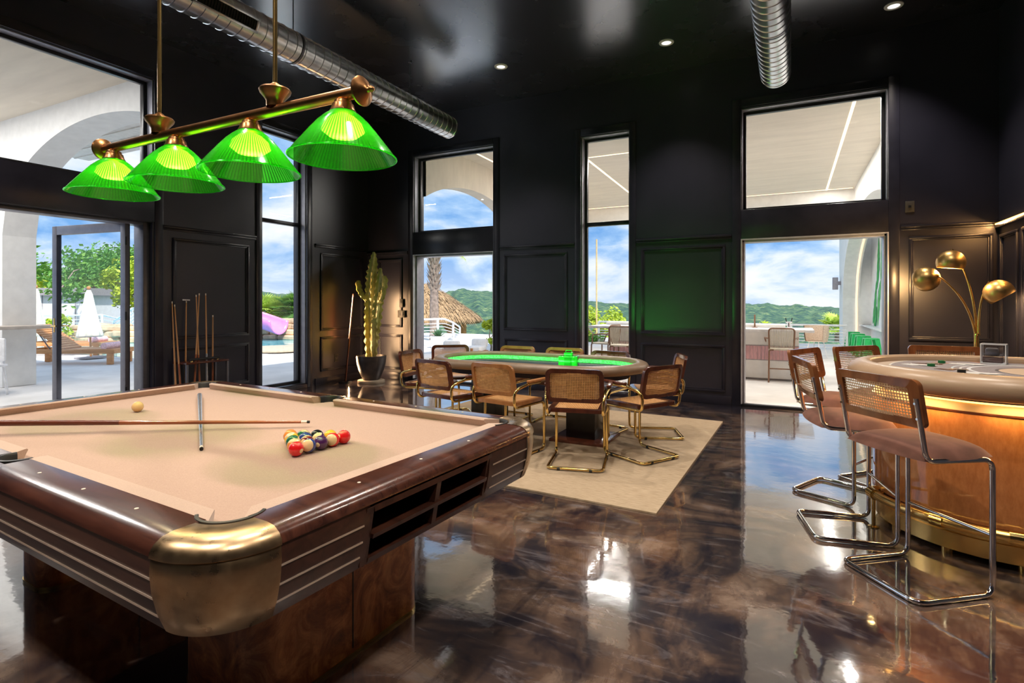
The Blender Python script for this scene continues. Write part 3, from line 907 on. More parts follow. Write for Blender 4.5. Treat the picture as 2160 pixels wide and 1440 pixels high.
for s in (-1, 1):
    a0 = 0 if s > 0 else 180
    mb = MB(); mb.lathe([(0.060, 0.70), (0.060, 0.810), (0.066, 0.819), (0.078, 0.818), (0.080, 0.80), (0.080, 0.70)], 24, (0, s * (pb + 0.0), 0), radians(a0 - 8), radians(a0 + 188))
    mb.build('pocket_liner', M['black_rubber'], pt, 50)
# bed and cushions
mb = MB()
out = []
for (sx, sy) in ((1, -1), (1, 1), (-1, 1), (-1, -1)):
    ang = math.atan2(sy, sx)
    for k in range(-4, 5):
        a = ang + k * radians(13); out.append((sx * pcx + 0.074 * cos(a), sy * pcy + 0.074 * sin(a)))
mb.prism(out, 0.745, 0.782)
mb.box(-0.055, 0.055, -pb - 0.05, pb + 0.05, 0.745, 0.7815)
mb.build('playing_cloth', M['cloth'], pt, sharp=None)
def cushion(side, s0, s1, e0, e1):
    prof = [(0.002, 0.770), (0.002, 0.8165), (-0.030, 0.8195), (-0.046, 0.8205), (-0.0505, 0.815), (-0.040, 0.795), (-0.034, 0.780)]
    def P(s, o, z):
        if side == 'R': return (pa + o, s, z)
        if side == 'L': return (-pa - o, s, z)
        if side == 'N': return (s, -pb - o, z)
        return (s, pb + o, z)
    A = [mb.V(P(s0 - o * e0 / 0.05, o, z)) for o, z in prof]; B = [mb.V(P(s1 + o * e1 / 0.05, o, z)) for o, z in prof]
    for k in range(len(prof) - 1): mb.F([A[k], B[k], B[k + 1], A[k + 1]], True)
    mb.F(A); mb.F(B[::-1])
for side in 'NF':
    for sg in (-1, 1):
        mb = MB()
        if sg < 0: cushion(side, -pcx - 0.010, -0.070, 0.055, 0.022)
        else: cushion(side, 0.070, pcx + 0.010, 0.022, 0.055)
        mb.build('cushion', M['cushion_cloth'], pt, 35)
for side in 'RL':
    mb = MB(); cushion(side, -pcy - 0.010, pcy + 0.010, 0.055, 0.055); mb.build('cushion', M['cushion_cloth'], pt, 35)
def sight(x, y):
    mb = MB(); mb.lathe([(0, 0.8178), (0.0055, 0.8178), (0.006, 0.816)], 12, (x, y, 0)); mb.build('sight_dot', M['ivory'], pt)
for sg in (-1, 1):
    for k in (-0.75, -0.5, -0.25, 0.25, 0.5, 0.75): sight(k * pa, sg * (pb + 0.052))
    for k in (-0.42, 0, 0.42): sight(sg * (pa + 0.052), k * pb)
# underframe and the two burl pedestals
mb = MB(); mb.box(-1.15, 1.10, -0.60, 0.60, 0.56, 0.745, 0.01)
mb.build('underframe', M['dark'], pt)
def rrect(x0, x1, y0, y1, r, n=6):
    out = []
    for (cx, cy, a) in ((x1 - r, y0 + r, -90), (x1 - r, y1 - r, 0), (x0 + r, y1 - r, 90), (x0 + r, y0 + r, 180)):
        for k in range(n + 1):
            q = radians(a + 90 * k / n); out.append((cx + r * cos(q), cy + r * sin(q)))
    return out
for (x0, x1) in ((0.50, 0.95), (-0.95, -0.66)):
    mb = MB(); mb.prism(rrect(x0, x1, -0.42, 0.42, 0.085, 8), 0.012, 0.57, True)
    sx = x1 if x0 > 0 else x1
    p = mb.build('pedestal', M['burl'], pt, 40)
    mb = MB(); mb.box(x1 - 0.002, x1 + 0.0012, -0.003, 0.003, 0.03, 0.57)
    mb.build('seam', M['dark'], p, sharp=None)
    mb = MB(); mb.prism(rrect(x0 - 0.006, x1 + 0.003, -0.423, 0.423, 0.088, 8), 0.0, 0.014, True)
    mb.build('plinth', M['brass_satin'], p, 40)

# ------------------------------------------------------------------ balls
BALLC = {1: (0.85, 0.52, 0.04), 2: (0.02, 0.04, 0.22), 3: (0.75, 0.012, 0.015), 4: (0.065, 0.012, 0.085), 5: (0.80, 0.26, 0.05), 6: (0.01, 0.11, 0.05),
         7: (0.17, 0.012, 0.02), 8: (0.008, 0.008, 0.01)}
def ball_mat(k):
    t = NT('ball_resin_%d' % k)
    cream = (0.78, 0.56, 0.30)
    if k == 0:
        t.col((0.85, 0.55, 0.27))
    else:
        base = BALLC[k if k < 9 else k - 8]
        t._tc = t.n.new('ShaderNodeTexCoord')
        sp = t.n.new('ShaderNodeSeparateXYZ'); t.l.new(t._tc.outputs['Object'], sp.inputs[0])
        if k > 8:
            band = t.math('LESS_THAN', t.math('ABSOLUTE', sp.outputs[2]), 0.0165)
            c = t.mix(band, cream, base)
        else:
            c = base
        yz = t.math('ADD', t.math('MULTIPLY', sp.outputs[1], sp.outputs[1]), t.math('MULTIPLY', sp.outputs[2], sp.outputs[2]))
        spot = t.math('LESS_THAN', yz, 0.0092 ** 2)
        t.col(t.mix(spot, c, cream))
    t.set(Roughness=0.06, Coat_Weight=0.6, Coat_Roughness=0.02)
    return t.m
BR = 0.0286
names = {1: 'yellow', 2: 'blue', 3: 'red', 4: 'purple', 5: 'orange', 6: 'green', 7: 'maroon', 8: 'black'}
ball_me = None
def make_ball(k, loc, rot, label):
    global ball_me
    if ball_me is None:
        mb = MB(); mb.ball((0, 0, 0), BR, 32, 20)
        o = mb.build('pool_ball', M['ivory'], None, 180); ball_me = o.data
    else:
        o = bpy.data.objects.new('pool_ball', ball_me); COL.objects.link(o)
    o.location = loc; o.rotation_euler = rot
    o.material_slots[0].link = 'OBJECT'; o.material_slots[0].material = ball_mat(k)
    tag(o, label, 'ball', 'racked pool balls' if k else None)
    if k:
        for sg in (1, -1):
            text_mesh('number', str(k), 0.012 if k < 10 else 0.0105, M['black_rubber'], o,
                      Matrix.Translation((sg * (BR - 0.0008), 0, 0)) @ Matrix.Rotation(radians(90 * sg), 4, 'Z') @ Matrix.Rotation(radians(90), 4, 'X'), 0.0002)
    return o
rows = [[9], [1, 6], [5, 10, 14], [13, 2, 15, 7], [3, 12, 4, 11, 8]]
rows[4] = [3, 10, 4, 11, 7]
rows[3] = [13, 15, 12, 1]
rows[2] = [6, 2, 8]
rows[1] = [9, 14]
rows[0] = [5]
front = Vector((-1.700, 1.635))
ordn = ['nearest', 'second', 'middle', 'fourth', 'farthest']
local = Matrix.Rotation(TR, 3, 'Z')
u_row = Vector((sin(radians(6)), cos(radians(6)), 0)); u_back = Vector((-cos(radians(6)), sin(radians(6)), 0))
desc = {3: 'red solid ball at the corner of the racked triangle nearest the viewpoint',
        10: 'ball with a big cream end beside the red corner ball',
        4: 'dark purple solid ball in the middle of the front row of the rack',
        11: 'red and cream striped ball, fourth in the front row of the rack',
        7: 'red solid ball at the right-hand corner of the rack'}
for ri, row in enumerate(rows):
    for ci, k in enumerate(row):
        p = Vector((front.x, front.y, 0)) + u_row * ((ci - (len(row) - 1) / 2) * 0.0575) + u_back * ((4 - ri) * 0.0499)
        cc = {7: 3}.get(k, k) if ri == 4 else k
        rot = (random.uniform(-.5, .5), random.uniform(-.6, .6), random.uniform(0, 6))
        if k == 10: rot = (0, radians(72), radians(-62))
        if k == 11 and ri == 4: rot = (0, radians(80), radians(-62))
        if k == 3: rot = (0, radians(10), radians(5))
        nm = names[k if k < 9 else k - 8] + (' striped' if k > 8 else ' solid')
        lab = desc[k] if ri == 4 else '%s ball %s' % (nm, {3: 'in the row right behind the front row of the rack', 2: 'in the middle row of the racked triangle', 1: 'in the two-ball row near the tip of the rack', 0: 'at the tip of the rack, far left'}[ri])
        ob = make_ball(k, (p.x, p.y, 0.782 + BR), rot, lab)
        if ri == 4 and k == 7:
            ob.material_slots[0].material = ball_mat(3)
            for ch in list(ob.children): bpy.data.objects.remove(ch)
cue_b = make_ball(0, (-3.175, 1.745, 0.782 + BR), (0, 0, 0), 'single plain cream cue ball lying alone on the cloth')
cue_b.name = 'cue_ball'

# ------------------------------------------------------------------ cues
def cue(name, label, p_tip, p_butt, r_tip=0.0065, r_butt=0.0145, shaft=None, butt=None, group=None, wrap=None):
    a, b = Vector(p_tip), Vector(p_butt)
    L = (b - a).length
    o = thing(name, label, 'cue', a, 0, group)
    o.rotation_euler = (b - a).to_track_quat('Z', 'Y').to_euler()
    def seg(nm, z0, z1, m):
        mb = MB()
        f = lambda z: r_tip + (r_butt - r_tip) * (z / L) ** 1.15
        n = 8
        prof = [(0, z0)] + [(f(z0 + (z1 - z0) * k / n), z0 + (z1 - z0) * k / n) for k in range(n + 1)] + [(0, z1)]
        mb.lathe(prof, 16); return mb.build(nm, m, o, 40)
    seg('leather_tip', 0, 0.012, M['dark']); seg('ferrule', 0.012, 0.038, M['ivory'])
    seg('shaft', 0.038, L * 0.56, shaft or M['cue_wood']); seg('butt', L * 0.56, L, butt or M['cue_red'])
    return o
ctip = Vector((-2.051, 1.902, 0.808))
cdir = (Vector((-3.163, 1.156, 0.838)) - ctip).normalized()
cue('pool_cue', 'long red-brown wooden cue lying across the table towards the rack', ctip, ctip + cdir * 1.50, 0.0066, 0.0145, M['cue_red'], simple('dark_cue_butt', (0.12, 0.03, 0.015), 0.25))
stip = Vector((-2.113, 1.403, 0.7895)); sdir = (Vector((-3.314, 2.188, 0.800)) - stip).normalized()
cue('silver_cue', 'silver-grey cue lying from the far pocket under the wooden cue', stip, stip + sdir * 1.40, 0.0070, 0.0150, M['cue_silver'], M['cue_silver'])
# ------------------------------------------------------------------ rug
mb = MB(); rgc = [(-0.70, 6.72), (-0.78, 3.60), (-4.05, 3.72), (-3.97, 6.84)]
mb.prism([(x, y) for x, y in rgc], 0.001, 0.012)
o = mb.build('rug', M['jute'], None, None); tag(o, 'large beige woven rug under the oval card table', 'rug')

# ------------------------------------------------------------------ oval card table
def stadium(hx, r, n=20):
    out = []
    for k in range(n + 1): a = -pi / 2 + pi * k / n; out.append((hx + r * cos(a), r * sin(a)))
    for k in range(n + 1): a = pi / 2 + pi * k / n; out.append((-hx + r * cos(a), r * sin(a)))
    return out
KT = thing('card_table', 'long oval card table with padded brown rail and green glowing inner edge', 'table', (-2.40, 5.27, 0))
HX = 0.55
mb = MB()
mb.sweep(stadium(HX, 0.56), [(-0.065, 0.735), (-0.066, 0.775), (-0.050, 0.792), (-0.020, 0.797), (0.020, 0.793), (0.048, 0.780), (0.062, 0.757), (0.058, 0.730), (0.030, 0.705), (-0.010, 0.700)], True)
mb.build('padded_rail', M['taupe'], KT, 50)
mb = MB(); mb.prism(stadium(HX, 0.55), 0.690, 0.712); mb.prism(stadium(HX, 0.44), 0.640, 0.692)
t = NT('dark_speed_cloth'); v = t.coord('Object')
t.col(t.ramp(t.noise(v, 6, 5), [(0.35, (0.012, 0.015, 0.04)), (0.7, (0.035, 0.04, 0.075))])); t.set(Roughness=0.75)
mb.build('playing_surface', t.m, KT, None)
mb = MB(); mb.sweep(stadium(HX, 0.36), [(-0.004, 0.7125), (0.004, 0.7125), (0.004, 0.713), (-0.004, 0.713)], True)
mb.build('betting_line', M['paper'], KT, None)
mb = MB(); mb.sweep(stadium(HX, 0.4935), [(0.0, 0.714), (0.0, 0.752)], True)
t = NT('green_led_band'); v = t.coord('Object')
wv = t.add('ShaderNodeTexNoise', Scale=60.0, Detail=1.0); t.l.new(v, wv.inputs['Vector'])
t.set(Emission_Color=(0.05, 1.0, 0.08), Emission_Strength=t.ramp(wv.outputs['Fac'], [(0.35, 1.2), (0.65, 3.2)])); t.col((0.05, 0.5, 0.06))
bg_ = lamp('band_glow', 'AREA', (0.0, -.485, .742), 9.0, (0.06, 1.0, 0.10), 1.1, KT, (radians(108), 0, 0)); bg_.data.shape = 'RECTANGLE'; bg_.data.size_y = .02
o = mb.build('light_band', t.m, KT, None); o['label'] = 'glowing green light band'
for sx in (-1, 1):
    mb = MB(); mb.box(sx * 0.55 - 0.28, sx * 0.55 + 0.28, -0.28, 0.28, 0.012, 0.040, 0.004)
    b = mb.build('base_plate', M['teak_dark'], KT)
    mb = MB(); mb.box(sx * 0.55 - 0.15, sx * 0.55 + 0.15, -0.15, 0.15, 0.040, 0.645, 0.004)
    mb.build('pedestal', simple('black_laminate', (0.012, 0.010, 0.011), 0.25), KT)

# things on the card table
gb = thing('card_shuffler', 'green glossy box-shaped card dispenser at the centre of the oval table', 'card shuffler', (-2.05, 5.33, 0.7125), 0.2)
mb = MB(); mb.box(-0.10, 0.10, -0.065, 0.065, 0.0, 0.115, 0.012, 3); mb.build('body', M['green_acrylic'], gb)
mb = MB(); mb.box(-0.045, 0.045, -0.040, 0.040, 0.115, 0.150, 0.006); mb.build('lid', M['green_acrylic'], gb)
mb = MB()
mb.box(-0.039, 0.039, -0.068, -0.060, 0.012, 0.102, 0.002); mb.build('front_plate', simple('dark_green_acrylic', (0.015, 0.25, 0.03), 0.2), gb)
mb = MB(); mb.tube(fillet([(-0.03, 0, 0.150), (-0.03, 0, 0.168), (0.03, 0, 0.168), (0.03, 0, 0.150)], 0.01), 0.005); mb.build('handle', M['green_acrylic'], gb)
def cards(x, y, z, n, label, group, m=None, spread=0.045):
    for k in range(n):
        mb = MB(); mb.box(-0.032, 0.032, -0.045, 0.045, 0, 0.0012)
        o = mb.build('playing_card', m or M['paper'], None, None)
        o.location = (x + k * spread, y + 0.02 * sin(k * 2.1), z + 0.0012 * k); o.rotation_euler = (0, 0, 0.5 * k + x)
        tag(o, label, 'playing card', group)
def chips(x, y, z, n, m, label, r=0.02, group=None):
    o = thing('chip_stack', label, 'casino chips', (x, y, z), 0, group)
    for k in range(n):
        mb = MB(); mb.lathe([(0, 0.0002), (r - 0.001, 0.0002), (r, 0.001), (r, 0.0028), (r - 0.001, 0.0036), (0, 0.0036)], 20, (0.001 * sin(k * 3), 0.001 * cos(k * 2), 0.0036 * k))
        mb.build('chip', m, o)
    return o
cards(-3.05, 5.10, 0.7125, 3, 'white playing cards fanned at the left end of the oval table', 'cards at the left end of the oval table')
cards(-1.66, 5.02, 0.7125, 3, 'white playing cards fanned at the right end of the oval table', 'cards at the right end of the oval table')
cards(-2.48, 5.02, 0.7125, 4, 'white playing cards dealt at the middle front of the oval table', 'cards at the middle of the oval table', None, 0.08)

# ------------------------------------------------------------------ cantilever cane chairs
def rrect_path(w, h, r, n=5):
    out = []
    for (cx, cy, a) in ((w - r, -h + r, -90), (w - r, h - r, 0), (-w + r, h - r, 90), (-w + r, -h + r, 180)):
        for k in range(n + 1):
            q = radians(a + 90 * k / n); out.append((cx + r * cos(q), cy + r * sin(q)))
    return out
def ring_board(mb, outer, inner, f, t):
    """flat frame between two outlines; f maps (x, y, depth) -> point"""
    m = len(outer)
    lo = [mb.V(f(*p, 0)) for p in outer]; hi = [mb.V(f(*p, t)) for p in outer]
    li = [mb.V(f(*p, 0)) for p in inner]; hj = [mb.V(f(*p, t)) for p in inner]
    for i in range(m):
        j = (i + 1) % m
        mb.F([lo[i], lo[j], hi[j], hi[i]]); mb.F([li[j], li[i], hj[i], hj[j]])
        mb.F([hi[i], hi[j], hj[j], hj[i]]); mb.F([lo[j], lo[i], li[i], li[j]])
def cane_chair(label, group, wood_m, cane_m):
    ch = thing('cane_armchair', label, 'chair', (0, 0, 0), 0, group)
    w = 0.225
    half = [(w + .035, .10, .640), (w + .035, -.10, .640), (w + .01, -.262, .600), (w, -.245, .447), (w, .215, .447), (w, .215, .013), (w, -.26, .013)]
    rad = [0, .08, .075, .06, .055, .055, .05]
    path = half + [(-x, y, z) for x, y, z in half[::-1]]
    mb = MB(); mb.tube(fillet(path, rad + rad[::-1], 6), 0.0125, 10)
    mb.build('tube_frame', M['brass'], ch)
    for a, b in [((x - .012, -.26, .010), (x + .012, -.26, .010)) for x in (-0.13, 0.13)] + [((sx * w, .10, .010), (sx * w, .124, .010)) for sx in (-1, 1)]:
        mb = MB(); mb.tube([a, b], 0.0155, 8); mb.build('glide', M['black_rubber'], ch)
    # seat
    mb = MB(); outer = rrect_path(.225, .225, .05); inner = rrect_path(.180, .180, .025)
    outer = [(x * (1.0 if y < 0.1 else 1.02), y) for x, y in outer]
    ring_board(mb, outer, inner, lambda x, y, d: (x, y - .01, .461 + d - 0.012 * max(0, (y - .12) / .1)), .030)
    s = mb.build('seat', wood_m, ch, 30)
    mb = MB(); mb.grid(lambda a, b: (-.185 + .37 * a, -.195 + .37 * b, .486 - .010 * sin(pi * a) * sin(pi * b)), 6, 6, True, (26, 26))
    c = mb.build('cane_panel', cane_m, s); c['label'] = 'woven cane seat panel'
    # back
    zc, hh = .685, .138
    def bk(x, y, d):
        z = zc + y
        return (x, -.222 - (z - .54) * .20 - .035 * (1 - (x / .24) ** 2) + .012 - d, z)
    mb = MB(); ring_board(mb, rrect_path(.236, hh, .055, 6), rrect_path(.202, hh - .034, .030, 6), bk, .026)
    b = mb.build('backrest', wood_m, ch, 30)
    mb = MB(); mb.grid(lambda a, c_: bk(-.206 + .412 * a, -(hh - .030) + 2 * (hh - .030) * c_, .010), 12, 6, True, (30, 16))
    c = mb.build('cane_panel', cane_m, b); c['label'] = 'woven cane back panel'
    # arm pads
    for sx in (-1, 1):
        mb = MB(); mb.M = Matrix.Translation((sx * (w + .037), 0.055, .660))
        mb.box(-.020, .020, -.15, .13, -.010, .016, .009, 3)
        mb.build('arm_pad', wood_m, ch)
    return ch
dk = cane_chair('x', 'x', M['teak_dark'], M['cane'])
lt = cane_chair('x', 'x', M['beech'], M['cane'])
CG = 'brass cane armchairs around the oval card table'
used = set()
def face(x, y, tx, ty): return math.atan2(-(tx - x), ty - y)
def chair(src, x, y, rz, label):
    if src.name not in used:
        used.add(src.name); c = src
        c.location = (x, y, .018); c.rotation_euler = (0, 0, rz); c['label'] = label; c['group'] = CG
    else: c = placed(src, (x, y, .018), rz, label, CG)
    return c
chair(dk, -1.62, 4.44, radians(13), 'dark-framed cane armchair, back to the viewpoint, in front of the right pedestal')
chair(lt, -2.30, 4.50, radians(-10), 'honey-coloured cane armchair between two dark ones on the near side of the card table')
chair(dk, -2.94, 4.52, radians(-12), 'dark cane armchair on the near side, at the left end, closest to the cactus corner')
chair(dk, -3.54, 5.02, radians(-84), 'dark cane armchair at the left tip of the oval table, seen edge-on')
chair(dk, -3.66, 5.62, radians(-140), 'dark cane armchair at the far left of the oval table before the left doorway')
chair(lt, -3.00, 5.76, radians(178), 'honey cane armchair on the far side, left of the green box')
chair(lt, -2.38, 5.78, radians(180), 'honey cane armchair on the far side, just right of the green box')
chair(dk, -1.82, 5.60, radians(170), 'dark cane armchair on the far side before the tall narrow window')
chair(dk, -1.27, 5.72, radians(112), 'dark cane armchair at the right tip of the oval table, farther of the two')
chair(dk, -1.21, 4.90, radians(60), 'dark cane armchair at the right end of the oval table, nearer of the two')

# ------------------------------------------------------------------ half-round bar-height games table
BT = thing('bar_games_table', 'bar-height rounded games table with cream padded rim and copper front', 'games table', (1.07, 4.23, 0))
def capsule(r, x1=0.95, n=28):
    out = [(x1, -r)] + [(r * cos(a), -r * sin(a)) for a in [pi / 2 + pi * k / n for k in range(n + 1)]] if False else None
    out = []
    out.append((x1, r))
    for k in range(n + 1):
        a = pi / 2 + pi * k / n
        out.append((r * cos(a), r * sin(a)))
    out.append((x1, -r))
    return out
cap = lambda r: capsule(r)
mb = MB()
# travel goes back-left-front, so outward is to the right of travel
mb.sweep(cap(0.66), [(-0.062, 0.955), (-0.064, 0.985), (-0.050, 1.002), (-0.020, 1.008), (0.025, 1.002), (0.060, 0.982), (0.078, 0.948), (0.074, 0.912), (0.050, 0.884), (0.0, 0.874), (-0.05, 0.874)], False)
mb.build('padded_rim', M['leather'], BT, 50)
mb = MB(); mb.prism(cap(0.62), 0.86, 0.968)
t = NT('games_felt'); v = t.coord('Object')
t._tc = t._tc or t.n.new('ShaderNodeTexCoord')
sp = t.n.new('ShaderNodeSeparateXYZ'); t.l.new(t._tc.outputs['Object'], sp.inputs[0])
dx = t.math('SUBTRACT', sp.outputs[0], 0.30)
rad = t.math('SQRT', t.math('ADD', t.math('MULTIPLY', dx, dx), t.math('MULTIPLY', sp.outputs[1], sp.outputs[1])))
felt = t.ramp(t.noise(v, 90, 2), [(0.3, (0.30, 0.26, 0.26)), (0.7, (0.38, 0.33, 0.33))])
edge = t.math('GREATER_THAN', rad, 0.80)
c = t.mix(edge, felt, (0.60, 0.47, 0.36))
c = t.mix(t.math('LESS_THAN', rad, 0.26), c, (0.72, 0.52, 0.36))
for r0, col_, wd in ((0.80, (0.75, 0.72, 0.66), 0.006), (0.40, (0.80, 0.80, 0.80), 0.010), (0.44, (0.75, 0.74, 0.72), 0.006), (0.48, (0.62, 0.70, 0.72), 0.006), (0.27, (0.12, 0.10, 0.10), 0.008)):
    ln = t.math('LESS_THAN', t.math('ABSOLUTE', t.math('SUBTRACT', rad, r0)), wd)
    c = t.mix(ln, c, col_)
ang = t.math('ARCTAN2', sp.outputs[1], dx)
bx = t.math('LESS_THAN', t.math('ABSOLUTE', t.math('SUBTRACT', t.math('FRACT', t.math('MULTIPLY', ang, 2.3)), 0.5)), 0.09)
rg = t.math('LESS_THAN', t.math('ABSOLUTE', t.math('SUBTRACT', rad, 0.62)), 0.055)
c = t.mix(t.math('MULTIPLY', bx, rg), c, (0.50, 0.24, 0.16))
t.col(c); t.set(Roughness=0.8)
mb.build('playing_felt', t.m, BT, None)
mb = MB(); mb.sweep(cap(0.600), [(0.0, 0.966), (0.0, 0.992)], False); mb.build('inner_lip', M['beech'], BT, None)
mb = MB(); mb.prism(cap(0.585), 0.20, 0.87); mb.build('body', M['leather'], BT, 60)
mb = MB(); mb.sweep(cap(0.585), [(0.0, 0.215), (0.010, 0.215), (0.010, 0.792), (0.0, 0.792)], False); mb.build('copper_front', M['copper_panel'], BT, 60)
mb = MB(); mb.sweep(cap(0.585), [(0.0, 0.792), (0.015, 0.792), (0.015, 0.802), (0.0, 0.802)], False)
mb.sweep(cap(0.585), [(0.0, 0.205), (0.015, 0.205), (0.015, 0.217), (0.0, 0.217)], False); mb.build('dark_bead', M['teak_dark'], BT, 60)
mb = MB(); mb.sweep(cap(0.585), [(0.0, 0.848), (0.012, 0.848), (0.012, 0.858), (0.0, 0.858)], False); x = mb.build('light_strip', M['led_warm'], BT, None); x['label'] = 'glowing yellow light strip'
for (lx, ly, ra) in ((-.60, 0, 180), (-.43, -.43, 225), (0, -.60, 270), (.45, -.60, 270), (-.43, .43, 135)):
    l_ = lamp('strip_glow', 'AREA', (lx * 1.03, ly * 1.03 - (.012 if ly < -.5 else 0), 0.846), 1.4, (1.0, 0.66, 0.26), .40, BT, (0, 0, radians(ra - 90)))
    l_.data.shape = 'RECTANGLE'; l_.data.size_y = .02
mb = MB(); mb.sweep(cap(0.575), [(0.0, 0.045), (0.012, 0.045), (0.012, 0.135), (0.0, 0.135)], False); mb.prism(cap(0.575), 0.045, 0.20); mb.build('brass_base', M['brass_satin'], BT, 60)
for a in (200, 235, 270, 160, 125):
    mb = MB(); mb.lathe([(0.032, 0.0), (0.032, 0.046)], 16, (0.52 * cos(radians(a)), 0.52 * sin(radians(a)), 0)); mb.build('foot', M['brass'], BT)
RR = 0.655
rp = [(0.95, -RR, 0.205)] + [(RR * cos(radians(a)), RR * sin(radians(a)), 0.205) for a in range(270, 195, -5)]
rp += [(0.635 * cos(radians(193)), 0.635 * sin(radians(193)), 0.205), (0.60 * cos(radians(191.5)), 0.60 * sin(radians(191.5)), 0.205), (0.575 * cos(radians(191)), 0.575 * sin(radians(191)), 0.205)]
mb = MB(); mb.tube(rp, 0.026, 14)
fr = mb.build('foot_rail', M['brass_satin'], BT); fr['label'] = 'tubular brass foot rail'
for a in (199, 236, 264):
    ca, sa = cos(radians(a)), sin(radians(a)); ta = Vector((-sa, ca, 0))
    p = Vector((RR * ca, RR * sa, 0.205))
    mb = MB(); mb.tube([p - ta * 0.03, p + ta * 0.03], 0.034, 14); mb.build('collar', M['brass'], fr)
    mb = MB(); mb.tube([p, (0.575 * ca, 0.575 * sa, 0.205)], 0.013, 10); mb.build('bracket', M['brass'], fr)
for a in (199,):
    p = Vector((RR * cos(radians(a)), RR * sin(radians(a)), 0.205))
    mb = MB(); mb.tube([p, (p.x, p.y, 0.006)], 0.011, 10); mb.lathe([(0.030, 0), (0.030, 0.006), (0.012, 0.010)], 16, (p.x, p.y, 0)); mb.build('stanchion', M['brass'], fr)

# on the games table
TZ = 0.9685
ch_b = simple('black_chip', (0.02, 0.02, 0.02), 0.3); ch_g = simple('green_chip', (0.02, 0.20, 0.06), 0.3); ch_w = simple('cream_chip', (0.8, 0.75, 0.68), 0.35)
chips(0.905, 4.62, TZ, 5, ch_g, 'small stack of green chips on the grey felt, farther one', 0.021)
chips(0.800, 4.36, TZ, 5, ch_g, 'small stack of green chips on the grey felt, nearer the cards', 0.021)
chips(0.880, 4.02, TZ, 6, ch_b, 'stack of black chips on the grey felt beside the white cards', 0.021)
cards(0.70, 4.42, TZ, 3, 'playing cards lying by the nearer green chips', 'cards on the bar-height table, left')
cards(0.93, 4.05, TZ, 3, 'playing cards lying by the black chips', 'cards on the bar-height table, front')
cards(0.99, 4.60, TZ, 3, 'playing cards lying by the farther green chips', 'cards on the bar-height table, back')
for (x, y) in ((0.78, 4.52), (0.84, 4.20)):
    cards(x, y, TZ, 2, 'red-brown playing cards lying face down on the grey felt', 'face-down cards on the bar-height table', M['redwood'], 0.07)
tr_ = thing('card_holder', 'clear acrylic discard holder with dark cards standing on the back rim', 'card holder', (1.215, 4.76, TZ), radians(-20))
mb = MB()
for (a, b, c, d, e_, f) in ((-.065, .065, -.05, -.046, 0, .13), (-.065, .065, .046, .05, 0, .13), (-.065, -.061, -.046, .046, 0, .13), (.061, .065, -.046, .046, 0, .13)): mb.box(a, b, c, d, e_, f)
mb.build('acrylic_case', M['clear'], tr_, None)
mb = MB(); mb.box(-.055, .045, -.040, .040, 0.002, 0.045, 0.004); mb.build('card_deck', M['redwood'], tr_)
mb = MB(); mb.box(-.045, .025, -.02, .02, 0.05, 0.105, 0.015); mb.build('metal_weight', M['gunmetal'], tr_)
mb = MB(); mb.box(-.066, .066, -.052, .052, 0, .006, .001)
for (a, b, c, d) in ((-.066, .066, -.052, -.045), (-.066, .066, .045, .052), (-.066, -.060, -.045, .045), (.060, .066, -.045, .045)): mb.box(a, b, c, d, .126, .132)
for x in (-.066, .060):
    for y in (-.052, .046): mb.box(x, x + .006, y, y + .006, .006, .126)
mb.build('edge_trim', M['white_frame'], tr_, None)

# ------------------------------------------------------------------ bar stools
def bar_stool(label, group):
    st = thing('bar_stool', label, 'stool', (0, 0, 0), 0, group)
    w = 0.220
    half = [(w, -.245, .945), (w, -.190, .655), (w, .180, .645), (w, .180, .014), (w, -.235, .014)]
    rad = [0, .06, .055, .055, .055]
    path = half + [(-x, y, z) for x, y, z in half[::-1]]
    mb = MB(); mb.tube(fillet(path, rad + rad[::-1], 7), 0.0128, 12)
    mb.build('tube_frame', M['chrome'], st)
    mb = MB(); mb.tube([(-w, .180, .29), (w, .180, .29)], 0.009, 10); mb.build('foot_bar', M['chrome'], st)
    for sx in (-1, 1):
        for q in ((sx * w - .016, sx * w + .016, .11, .17), (sx * .12 - .03, sx * .12 + .03, -.25, -.222)):
            mb = MB(); mb.box(*q, 0.0, 0.008, 0.003); mb.build('glide', M['clear'], st)
    def seatf(a, b):
        x = (a - .5) * 2; y = (b - .5) * 2
        ex = x * (1 - .10 * y * y * (1 if y > 0 else .6)); ey = y * (1 - .12 * x * x)
        return (ex * .235, ey * .225 - .005, .655 + .056 * (1 - abs(x) ** 5) ** .5 * (1 - abs(y) ** 5) ** .5 + .008 * (1 - x * x) * (1 - y * y))
    mb = MB(); mb.grid(seatf, 16, 16)
    mb.grid(lambda a, b: (seatf(a, b)[0], seatf(a, b)[1], .655 - .012 * (1 - abs(2 * a - 1) ** 5) ** .5 * (1 - abs(2 * b - 1) ** 5) ** .5), 16, 16, True, None, True)
    s = mb.build('seat_cushion', M['velvet'], st, 60)
    zc, hh = .917, .112
    def bk(x, y, d):
        z = zc + y
        return (x, -.206 - (z - .80) * .20 - .030 * (1 - (x / .24) ** 2) + .014 - d, z)
    mb = MB(); ring_board(mb, rrect_path(.240, hh, .030, 6), rrect_path(.192, hh - .040, .010, 6), bk, .024)
    b = mb.build('backrest', M['walnut'], st, 30)
    mb = MB(); mb.grid(lambda a, c_: bk(-.196 + .392 * a, -(hh - .036) + 2 * (hh - .036) * c_, .011), 12, 4, True, (29, 11))
    c = mb.build('cane_panel', M['cane_pale'], b); c['label'] = 'pale woven cane panel'
    for sx in (-1, 1):
        for z in (.85, .92): mb = MB(); mb.tube([(sx * w, -.245 + (.945 - z) * .19 - .016, z), (sx * w, -.245 + (.945 - z) * .19 + .02, z)], 0.006, 8); mb.build('screw', M['chrome'], st)
    return st
SG = 'cane-back bar stools around the rounded games table'
